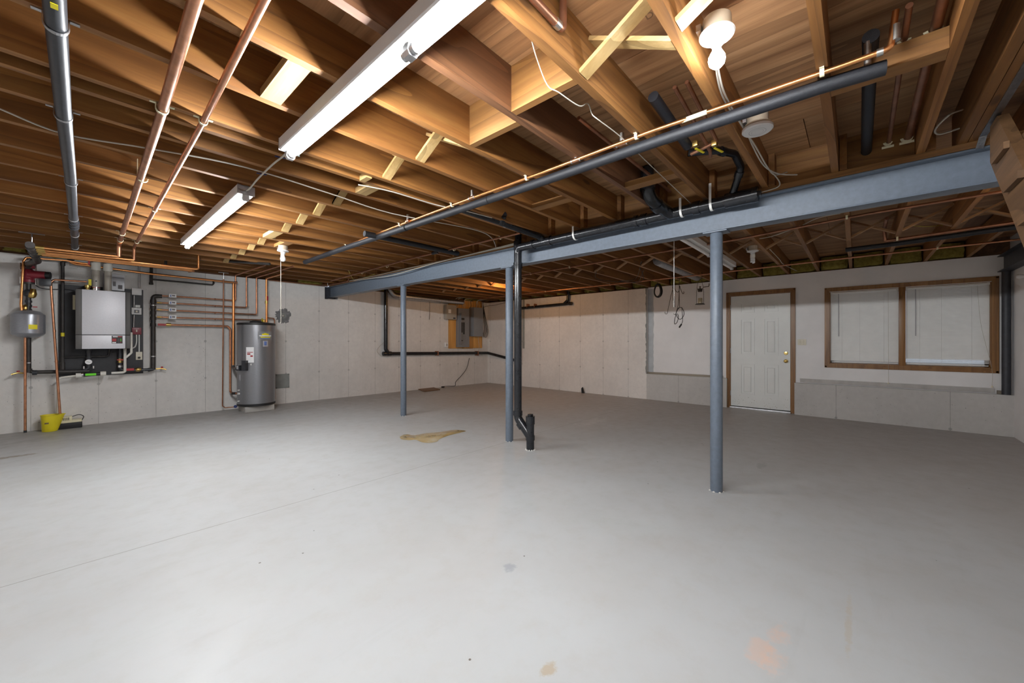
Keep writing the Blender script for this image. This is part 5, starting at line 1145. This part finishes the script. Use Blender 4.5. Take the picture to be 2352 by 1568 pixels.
obj('side_sticker', MB().bar(atang(-2.803, 0.565, .001), atang(-2.803, 0.660, .001), .03, .002, (cos(-2.803), sin(-2.803), 0)), 'paper_grey', t)
pe = (1.809, 7.980, 0.780); pk = atang(-2.904, 0.758, .03)
tag(obj('pipe_elbow', MB().tube([(pe[0], pe[1], pe[2]+.02), (pe[0], pe[1], pk[2]), pk], .022, 14, .03), 'iron_black'), 'black iron elbow joining the tall riser to the water heater', 'pipe')
p0 = (2.312, 8.020, 2.334); xr = p0[0]
t = pipe('copper_pipe', 'copper pipe with red lever dropping to the water heater top', [(xr+.02, 7.2, ZJ-.02), (xr, YW-.12, ZJ-.02), (xr, YW-.12, zt_+.19), (xr-.002, YW-.14, zt_+.03)], .0165, 'copper_bright', .03)
obj('valve_lever', LB(MB(), (2.308, 7.960, 2.029), (2.329, 7.960, 1.952), .15, .16), 'red_bright', t); ring(t, 'ball_valve', (xr, YW-.12, (2.306, 8.000, 1.922)[2]), (0, 0, 1), .024, .05, 'brass')
obj('relief_valve', MB().lathe([(.014, 0), (.024, .01), (.024, .05), (.014, .06)], (xr-.05, YW-.16, zt_+.02), n=12), 'brass', t); obj('valve_tag', MB().box(xr-.086, xr-.080, YW-.2, YW-.15, zt_+.0, zt_+.10), 'yellow_label', t)
t = pipe('copper_pipe', 'thin copper relief pipe down the right side of the water heater', [(xr, YW-.12, zt_+.115), ((2.432, 8.000, 1.652)[0], YW-.12, zt_+.105), ((2.443, 8.000, 1.604)[0], YW-.12, zt_+.07), ((2.450, 8.000, 0.147)[0], YW-.12, (2.450, 8.000, 0.147)[2])], .0105, 'copper_dull', .02)

# ---- patches on the wall
def blob(label, name, c, rx, rz, mat, th, n=46, cat='patch', jag=.16, seed=1):
    rd = random.Random(seed); pl = []
    for i in range(n):
        a_ = 2*pi*i/n; r = 1+rd.uniform(-jag, jag); pl.append((c[0]+rx*r*cos(a_), c[2]+rz*r*sin(a_)))
    return tag(obj(name, MB().prism(pl, 'y', YW-th, YW+.002), mat), label, cat)
c_ = (2.623, 8.120, 1.698)
t = blob('mortar_patch', 'mortar_patch', c_, .13, .135, 'mortar_grey', .008, seed=5)
tag(t, 'ragged dark mortar patch round a pipe sleeve right of the water heater', 'patch')
obj('sleeve_ring', MB().lathe([(.052, 0), (.05, .012), (.036, .014), (.030, .004)], (c_[0], YW-.008, c_[2]), (0, -1, 0), 26), 'patch_grey', t)
obj('sleeve_pipe', MB().lathe([(.018, 0), (.017, .016), (.008, .018)], (c_[0]-.005, YW-.010, c_[2]), (0, -1, 0), 14), 'solder', t)
a, c_ = (2.498, 8.120, 0.598), (2.729, 8.120, 0.333)
t = obj('wall_patch', LB(MB(), a, c_, -.001, .006), 'patch_grey'); tag(t, 'square grey cement patch low on the wall right of the water heater', 'patch')
m = MB(); e = .018
for (x0, x1, z0_, z1_) in ((a[0], c_[0], a[2]-e, a[2]), (a[0], c_[0], c_[2], c_[2]+e), (a[0], a[0]+e, c_[2], a[2]), (c_[0]-e, c_[0], c_[2], a[2])): m.box(x0, x1, YW-.012, YW-.0055, z0_, z1_)
obj('patch_border', m, 'patch_grey', t)

# ================================================================ FLOOR ITEMS, LEFT WALL
# bucket
bx, by = (-0.211, 7.960, 0.057)[0], YW-.20
zb = fz(bx, by)
t = thing('bucket', 'yellow plastic bucket on the floor under the copper pipe', 'bucket', (bx, by, zb))
rows_ = []; n = 32
def brow(z, rx0, lip):                                        # bucket with a pouring side: one side flares
    out = []
    for i in range(n):
        a_ = 2*pi*i/n; f = max(0, cos(a_))**2
        r = rx0*(1+.0*f); out.append((bx+(r*cos(a_)+lip*f), by+r*sin(a_), z))
    return out
H_ = .215
prof = [(0, .066, 0), (.004, .069, 0), (H_*.96, .080, .050), (H_*.965, .085, .052), (H_, .086, .053), (H_, .081, .052), (H_*.9, .077, .045), (.008, .066, 0)]
m = MB(); 
vs = []
for h, r, l in prof: vs += brow(zb+.001+h, r, l)
f = []
for i in range(len(prof)-1):
    for k in range(n): f.append((i*n+k, i*n+(k+1) % n, (i+1)*n+(k+1) % n, (i+1)*n+k))
f.append(tuple(range(n))); f.append(tuple((len(prof)-1)*n+k for k in range(n)))
m.add(vs, f); obj('pail', m, 'yellow_plastic', t)
obj('faded_sticker', MB().bar((bx-.025, by-.0735, zb+.105), (bx-.025, by-.0755, zb+.125), .035, .002, (0, -1, 0)), 'dirt_brown', t)
# condensate pump
x0, x1 = (-0.167, 8.000, 0.073)[0], (0.075, 8.000, 0.063)[0]
zb = fz(x0, YW-.12)+.001
t = thing('condensate_pump', 'white and black condensate pump on the floor beside the bucket', 'pump', ((x0+x1)/2, YW-.10, zb))
obj('reservoir', MB().bbox(x0, x1, YW-.17, YW-.04, zb, zb+.078, .006), 'rubber_black', t)
obj('lid', MB().bbox(x0-.002, x1-.004, YW-.172, YW-.038, zb+.078, zb+.108, .005), 'cream_plastic', t)
ho = obj('motor_housing', MB().bbox(x0+.01, x0+(x1-x0)*.62, YW-.165, YW-.045, zb+.108, zb+.160, .006), 'cream_plastic', t)
for i in range(6): obj('vent_slot', MB().box(x0+.035+i*.016, x0+.042+i*.016, YW-.1665, YW-.1645, zb+.115, zb+.150), 'ink_black', ho)
obj('power_cord', MB().tube(spline([(x0+(x1-x0)*.62, YW-.10, zb+.15), (x1-.03, YW-.10, zb+.168), (x1+.012, YW-.11, zb+.14), (x1+.0, YW-.12, zb+.10), (x1-.005, YW-.12, zb+.09)]), .005, 8), 'rubber_black', t)
# brown board
p = [(5.694, 8.225, 0.030), (6.153, 8.196, 0.030), (5.994, 7.686, 0.030), (5.505, 7.670, 0.030)]
zz_ = max(fz(q[0], q[1]) for q in p)+.001
tag(obj('brown_board', MB().prism([(q[0], q[1]) for q in p], 'z', zz_, zz_+.018), 'brown_board'), 'small brown board lying on the floor by the far wall', 'board')
# puddle
def puddle(label, pts, c2=None):
    P = [Z_ for Z_ in pts]; S_ = spline([(p[0], p[1], 0) for p in P+P[:1]], 5)[:-1]
    m = MB(); n = len(S_)
    cx, cy = sum(p.x for p in S_)/n, sum(p.y for p in S_)/n
    v = [(p.x, p.y, fz(p.x, p.y)+.0012) for p in S_] + [(cx+(p.x-cx)*.94, cy+(p.y-cy)*.94, fz(p.x, p.y)+.0030) for p in S_]
    m.add(v, [(i, (i+1) % n, n+(i+1) % n, n+i) for i in range(n)] + [tuple(n+i for i in range(n))])
    return tag(obj('water_puddle', m, 'rusty_water', None, None, 60), label, 'puddle')
puddle('brownish shallow puddle on the floor left of the middle post', [(2.733, 4.324, 0.000), (2.855, 4.394, 0.000), (2.903, 4.270, 0.000), (3.086, 4.242, 0.000), (3.254, 4.164, 0.000), (3.465, 4.119, 0.000), (3.530, 3.968, 0.000), (3.400, 3.943, 0.000), (3.201, 3.934, 0.000), (3.015, 3.874, 0.000), (2.912, 3.801, 0.000), (2.818, 3.830, 0.000), (2.777, 3.922, 0.000), (2.792, 4.061, 0.000), (2.720, 4.111, 0.000), (2.687, 4.212, 0.000)])

# ---------------------------------------------------------------- electrical corner
zp = [((6.598, 8.100, 2.299), (6.853, 8.100, 1.024)), ((6.857, 8.100, 2.319), (7.078, 8.100, 1.021)), ((7.081, 8.100, 2.337), (7.466, 8.100, 1.015)), ((7.470, 8.100, 2.367), (7.833, 8.100, 1.023))]
t = thing('panel_backer', 'knotty pine plank backer behind the electrical panels', 'board', ((7.189, 8.100, 1.019)[0], YW-.011, (7.189, 8.100, 1.019)[2]))
for a, c_ in zp: obj('plank', MB().bbox(a[0]+.002, c_[0]-.002, YW-.022, YW-.001, c_[2], a[2], .003), 'plank_pine', t)
t = tag(obj('meter_box', LB(MB(), (6.437, 8.000, 2.177), (6.783, 8.000, 1.794), .0225, .13, .004), 'panel_tan'), 'small tan metal box left of the breaker panel', 'electrical box')
obj('paper_sticker', LB(MB(), (6.500, 7.989, 2.055), (6.588, 7.989, 1.957), .130, .1312), 'paper_white', t); obj('latch', LB(MB(), (6.662, 7.989, 1.846), (6.736, 7.989, 1.815), .130, .135), 'iron_grey', t)
a, c_ = (6.844, 8.000, 2.112), (7.244, 8.000, 1.056)
t = tag(obj('breaker_panel', LB(MB(), a, c_, .0225, .125, .004), 'panel_grey'), 'grey breaker panel with open cover and black breakers', 'electrical panel')
obj('door_trim', LB(MB(), (6.930, 7.993, 1.965), (7.118, 7.993, 1.176), .125, .127), 'panel_grey', t)
obj('open_cover', MB().bar((a[0]+.03, YW-.128, (6.898, 8.000, 1.552)[2]-.0), (a[0]+.012, YW-.235, (6.898, 8.000, 1.552)[2]), .003, (6.898, 8.000, 1.987)[2]-(6.898, 8.000, 1.142)[2]), 'panel_grey', t)
for p_, q_ in (((6.951, 7.990, 1.848), (7.052, 7.990, 1.799)), ((6.935, 7.990, 1.729), (6.991, 7.990, 1.454)), ((7.013, 7.990, 1.732), (7.060, 7.990, 1.408)), ((6.935, 7.990, 1.247), (6.997, 7.990, 1.224))):
    obj('breaker_row', LB(MB(), p_, q_, .127, .134), 'ink_black', t)
t = tag(obj('transfer_box', LB(MB(), (7.324, 8.070, 2.159), (7.676, 7.920, 1.354), .0225, .22, .005), 'panel_grey'), 'plain grey metal box right of the breaker panel', 'electrical box')
t = tag(obj('wall_outlet', LB(MB(), (6.472, 8.070, 1.183), (6.559, 8.070, 1.062), .0025, .055, .003), 'white_enamel'), 'small white outlet at the foot of the tan metal box', 'outlet')
obj('receptacle', LB(MB(), (6.495, 8.063, 1.149), (6.524, 8.063, 1.097), .055, .058), 'ink_grey', t)
rd = random.Random(11)
cn = ('leftmost cable above the tan box', 'cable above the tan box lid', 'left cable of the pair above the breaker panel', 'right cable of the pair above the breaker panel', 'dark cable above the left of the plain grey box', 'thick cable above the middle of the plain grey box', 'cable above the right of the plain grey box', 'rightmost dark cable above the plain grey box')
for i, e in enumerate(((6.779, 8.040, 2.122), (6.855, 8.040, 2.127), (7.025, 8.040, 2.138), (7.104, 8.040, 2.143), (7.329, 8.040, 2.158), (7.544, 8.040, 2.172), (7.629, 8.040, 2.178), (7.731, 8.040, 2.184))):
    tx = e[0]+rd.uniform(-.08, .10)
    cable(cn[i] + ', rising to the ceiling', [e, (e[0]+.01, YW-.09, e[2]+.06), (tx, YW-.10, 2.36), (tx+.12, YW-.3, 2.39)], .009 if i == 5 else .0065, 'rubber_black' if i in (4, 7) else 'cable_white')
for i in range(5):
    a = (7.791, 8.030, 1.962); w = .10+.04*i
    cable(('innermost', 'second', 'middle', 'fourth', 'outermost')[i] + ' black cable looping down right of the plain grey box', [(a[0], YW-.10, 2.36), (a[0]+.01, YW-.09, 2.28), (a[0]+.04+.02*i, YW-.07, 1.95), (a[0]+w*.9, YW-.06, 1.62-.02*i), (a[0]+w*.7, YW-.05, 1.46-.03*i), (a[0]+.02, YW-.05, 1.50-.03*i)], .006, 'rubber_black')
cable('thin dark cable crossing the corner above the panels', [(7.847, 8.070, 2.194), (8.060, 8.070, 2.259), (XW-.02, YW-.3, 2.26), (XW-.02, 7.2, 2.33)], .005, 'rubber_black')
cable('black power cord from the wall down to a plug on the floor', [(7.325, 8.090, 0.750), (7.228, 8.090, 0.475), (7.038, 8.090, 0.282), (6.820, 8.070, 0.133), ((6.703, 8.020, 0.053)[0], YW-.16, .042), (6.495, 7.982, 0.045), (6.388, 8.028, 0.045)], .007, 'rubber_black')
q = (6.373, 8.045, 0.045)
t = obj('cord_plug', MB().bbox(q[0]-.05, q[0]+.03, q[1]-.02, q[1]+.02, fz(q[0], q[1])+.001, fz(q[0], q[1])+.035, .006), 'rubber_black'); tag(t, 'black plug lying on the floor by the far wall', 'plug')
cable('white cable stub hanging under the plain grey box', [(7.640, 8.070, 1.342), (7.667, 8.080, 1.200), (7.701, 8.080, 1.050), (7.657, 8.070, 0.939), (7.812, 8.070, 0.810)], .006)
cable('thin wire hanging from the ceiling right of the far post', [(5.986, 8.100, 2.250), (5.986, 8.100, 1.974), (5.973, 8.100, 1.764)], .005, 'iron_grey')
cable('thin grey loop of wire on the wall beside the vertical black drain', [(4.755, 8.060, 1.252), (4.592, 8.080, 1.104), (4.534, 8.090, 1.006), (4.592, 8.080, 0.906), (4.667, 8.060, 0.875)], .005, 'cable_white')
# galvanised duct
p0, p1 = (5.010, 7.980, 2.261), (6.988, 7.980, 2.303)
t = thing('vent_duct', 'shiny galvanised round duct along the top of the far wall', 'duct', ((p0[0]+p1[0])/2, YW-.14, p0[2]-.06))
zdv = 2.27
obj('duct_run', MB().tube([(p0[0], YW-.14, zdv), (p1[0], YW-.14, zdv)], .062, 20), 'galvanised', t)
obj('foil_elbow', MB().tube(spline([(p0[0]+.02, YW-.14, zdv), (p0[0]-.10, YW-.14, zdv+.01), (p0[0]-.16, YW-.13, zdv+.06), (p0[0]-.22, YW-.10, ZJ+.08)]), .060, 14), 'foil', t)
for f in (.33, .98): ring(t, 'duct_seam', (p0[0]+(p1[0]-p0[0])*f, YW-.14, zdv), (1, 0, 0), .064, .02, 'galvanised', 20)
m = MB(); xk = (6.237, 7.980, 2.262)[0]
for i in range(10):
    a0, a1 = -pi*.9+pi*.95*i/10, -pi*.9+pi*.95*(i+1)/10
    m.bar((xk+.02*i/10, YW-.14+.066*cos(a0), zdv+.066*sin(a0)), (xk+.02*(i+1)/10, YW-.14+.066*cos(a1), zdv+.066*sin(a1)), .02, .003)
obj('hanger_strap', m, 'cable_white', t)
# wall drain round the far corner
za_ = (4.716, 8.050, 0.934)[2]; zc_ = (8.090, 6.795, 0.715)[2]
y_up = (8.090, 6.811, 1.496)[1]
x_up = (4.727, 8.050, 1.650)[0]
t = thing('wall_drain', 'black drain pipe along both far walls below the electrical panels', 'pipe', (x_up, YW-.07, za_))
obj('left_drop', MB().tube([(x_up, YW-.07, 2.52), (x_up, YW-.07, za_+.10), (x_up+.05, YW-.07, za_+.03)], .043, 18, .05), 'abs_black', t)
obj('left_run', MB().tube([(x_up-.05, YW-.07, za_), (XW-.07, YW-.07, za_-.055), (XW-.07, y_up-.02, zc_-.05)], .039, 18, .05), 'abs_black', t)
ring(t, 'cleanout', (x_up-.03, YW-.07, za_), (1, 0, 0), .048, .08, 'abs_black', 18); ring(t, 'elbow', (x_up+.09, YW-.07, za_), (1, 0, 0), .050, .09, 'abs_black', 18)
for p_, q_ in (((6.161, 8.060, 0.966), (6.195, 8.060, 0.854)), ((7.563, 8.060, 0.941), (7.605, 8.060, 0.816))): obj('pipe_hook', LB(MB(), p_, q_, .001, .12), 'copper_dull', t)
obj('right_riser', MB().tube([(XW-.07, y_up, zc_-.05), (XW-.07, y_up, (8.090, 6.811, 2.101)[2]), (XW-.07, y_up-.04, (8.090, 6.718, 2.108)[2]), (XW-.07, (8.090, 5.221, 2.124)[1], (8.090, 5.221, 2.135)[2])], .035, 16, .05), 'abs_black', t)
py = (8.090, 5.284, 2.112)[1]
obj('upper_elbow', MB().tube([(XW-.07, py+.12, (8.090, 5.386, 2.129)[2]), (XW-.07, py+.0, (8.090, 5.284, 2.219)[2]), (XW-.07, py-.02, 2.45)], .035, 16, .06), 'abs_black', t)
ring(t, 'cleanout', (XW-.07, (8.090, 5.196, 2.123)[1], (8.090, 5.196, 2.133)[2]), (0, 1, 0), .042, .06, 'abs_black')
for p_, q_ in (((8.060, 6.542, 2.119), (8.060, 6.542, 2.212)), ((8.060, 6.292, 2.104), (8.060, 6.292, 2.196))): obj('pipe_hook', MB().box(XW-.12, XW-.001, p_[1]-.008, p_[1]+.008, p_[2], q_[2]), 'copper_dull', t)
tag(obj('corner_conduit', MB().box(XW-.03, XW-.001, y_up-.10, y_up-.05, (8.130, 6.829, 1.022)[2], ZT), 'patch_grey'), 'grey conduit strip on the wall behind the black stack', 'conduit')
q = (8.060, 4.848, 0.072)
tag(obj('rubber_shim', MB().prism([(q[1]-.03, fz(XW-.1, q[1])+.002), (q[1]+.03, fz(XW-.1, q[1])+.002), (q[1]+.035, .10), (q[1]+.01, .13), (q[1]-.01, .06)], 'x', XW-.10, XW-.06), 'rubber_black'), 'small black scrap standing at the foot of the concrete wall', 'scrap')

# ---------------------------------------------------------------- things hanging near the door
XL = 7.20
p = (7.200, 2.028, 1.846); zl0 = (7.200, 2.028, 1.854)[2]; zl1 = (7.200, 2.028, 2.103)[2]; yl_ = p[1]
t = thing('candle_lantern', 'rusty hanging lantern with glass cylinder and tan candle', 'lantern', (XL, yl_, zl0))
hh = zl1-zl0
obj('base', MB().lathe([(.075, -.004), (.078, .004), (.06, .016), (.055, .018)], (XL, yl_, zl0), n=20), 'rusty_metal', t)
obj('candle', MB().lathe([(.034, .018), (.034, .105), (.030, .11), (.006, .108)], (XL, yl_, zl0), n=18), 'wax', t)
obj('glass_cylinder', MB().lathe([(.052, .018), (.053, hh*.70), (.045, hh*.82), (.030, hh*.90), (.0295, hh*.90), (.0445, hh*.815), (.0515, hh*.70), (.0505, .019)], (XL, yl_, zl0), n=24), 'clear_glass', t)
obj('top_cap', MB().lathe([(.034, hh*.88), (.036, hh*.92), (.036, hh*1.05), (.044, hh*1.06), (.044, hh*1.09), (.01, hh*1.10), (.008, hh*1.2), (.014, hh*1.22), (.012, hh*1.26)], (XL, yl_, zl0), n=18), 'rusty_metal', t)
for s_ in (-1, 1):
    obj('side_rod', MB().tube([(XL, yl_+s_*.06, zl0+.01), (XL, yl_+s_*.058, zl0+hh*.9), (XL, yl_+s_*.045, zl0+hh*1.1), (XL, yl_+s_*.05, zl0+hh*1.2)], .0035, 6, .02), 'rusty_metal', t)
    obj('bail', MB().tube([(XL, yl_+s_*.05, zl0+hh*1.2), (XL, yl_+s_*.03, zl0+hh*1.6), (XL, yl_, zl0+hh*1.75)], .003, 6), 'rusty_metal', t)
obj('hook', MB().tube(spline([(XL, yl_-.03, zl0+hh*1.75), (XL, yl_-.03, ZJ+.04)]), .005, 6), 'rusty_metal', t)
obj('side_hook', MB().tube(spline([(XL, yl_-.05, zl0+hh*1.18), (XL, yl_-.10, zl0+hh*1.2), (XL, yl_-.14, zl0+hh*1.22), (XL, yl_-.145, zl0+hh*1.40)]), .006, 6), 'rusty_metal', t)
# hooks and rods
hk = [('long bent wire hook hanging left of the white pull cord', [(7.200, 2.477, 2.229), (7.200, 2.524, 2.035), (7.200, 2.578, 1.785), (7.200, 2.594, 1.722), (7.200, 2.626, 1.723), (7.200, 2.633, 1.756)]),
      ('short wire rod hanging beside the white pull cord', [(7.200, 2.493, 2.230), (7.200, 2.485, 1.953)]),
      ('thin straight rod hanging right of the white pull cord', [(7.200, 2.462, 2.030), (7.200, 2.450, 1.833)]),
      ('double-ended wire hook right of the white pull cord', [(7.200, 2.454, 2.171), (7.200, 2.408, 2.097), (7.200, 2.378, 2.133), (7.200, 2.371, 2.211), (7.200, 2.356, 2.155), (7.200, 2.318, 2.066), (7.200, 2.296, 2.080), (7.200, 2.303, 2.103)]),
      ('long wire hook that carries the looped black cord', [(7.200, 2.378, 2.211), (7.200, 2.386, 1.946), (7.200, 2.424, 1.745), (7.200, 2.454, 1.700), (7.200, 2.477, 1.716)]),
      ('straight wire hanging down to the looped black cord', [(7.200, 2.378, 2.180), (7.200, 2.374, 1.829)])]
for nm, P in hk:
    P = [(P[0][0], P[0][1], ZJ+.03)] + P if P[0][2] > 2.1 else P
    tag(obj('wire_hook', MB().tube(spline(P, 5), .0045, 6), 'rusty_metal'), nm, 'hook')
P = [(7.200, 2.326, 1.818), (7.200, 2.393, 1.814), (7.200, 2.431, 1.730), (7.200, 2.408, 1.643), (7.200, 2.356, 1.609), (7.200, 2.303, 1.669), (7.200, 2.296, 1.731), (7.200, 2.326, 1.802), (7.200, 2.371, 1.821), (7.200, 2.416, 1.761), (7.200, 2.439, 1.683), (7.200, 2.462, 1.574), (7.200, 2.454, 1.527), (7.200, 2.416, 1.557), (7.200, 2.393, 1.650), (7.200, 2.408, 1.713)]
t = tag(obj('looped_cord', MB().tube(spline(P, 5), .0055, 7), 'rubber_black'), 'looped thin black cord with plug hanging near the door wall', 'cord')
obj('cord_tail', MB().tube(spline([(7.200, 2.333, 1.803), (7.200, 2.326, 1.709), (7.200, 2.318, 1.592), (7.200, 2.341, 1.515)], 5), .005, 7), 'rubber_black', t)
obj('plug', MB().tube([(7.200, 2.337, 1.523), (7.200, 2.378, 1.462)], .014, 8), 'rubber_black', t)
c_ = (7.550, 2.896, 2.205)
t = None; m = MB()
for i in range(7):
    rr = .075+.006*(i % 3); P = []
    for j in range(26):
        a_ = 2*pi*j/26; P.append((7.55+.012*(i-3), c_[1]+(rr*.75+.003*i)*cos(a_)*(1-.15*sin(a_)), c_[2]-.0+rr*1.55*sin(a_)))
    m.tube(P, .0055, 6, closed=True)
t = tag(obj('coiled_wire', m, 'rubber_black'), 'coil of black wire hanging under the joists where concrete meets drywall', 'wire')
obj('hanging_nail', MB().cyl((7.55, c_[1], c_[2]+.10), (7.55, c_[1], ZJ+.02), .004, 6), 'rusty_metal', t)
c_ = (7.5, JY(6)-.043, 2.3)
m = MB()
for i in range(3): m.tube([(7.5+.008*i, c_[1]+.06*cos(2*pi*j/18), 2.352+.03*sin(2*pi*j/18)+.006*i) for j in range(18)], .006, 6, closed=True)
tag(obj('coiled_cable', m, 'yellow_wire'), 'small yellow cable coil tucked against the joist by the hooks', 'cable')
# foil flex duct above the hooks
yq = JY(5)-.043+.2
P = [(5.98, yq, 2.47), (6.4, yq+.01, 2.465), (6.9, yq-.01, 2.46), (7.5, yq, 2.46), (8.0, yq, 2.46)]
t = obj('flex_duct', MB().tube(spline(P, 9), [.075+.006*(i % 2) for i in range(37)], 14), 'foil'); tag(t, 'silver foil flexible duct between the far joists near the door wall', 'duct')
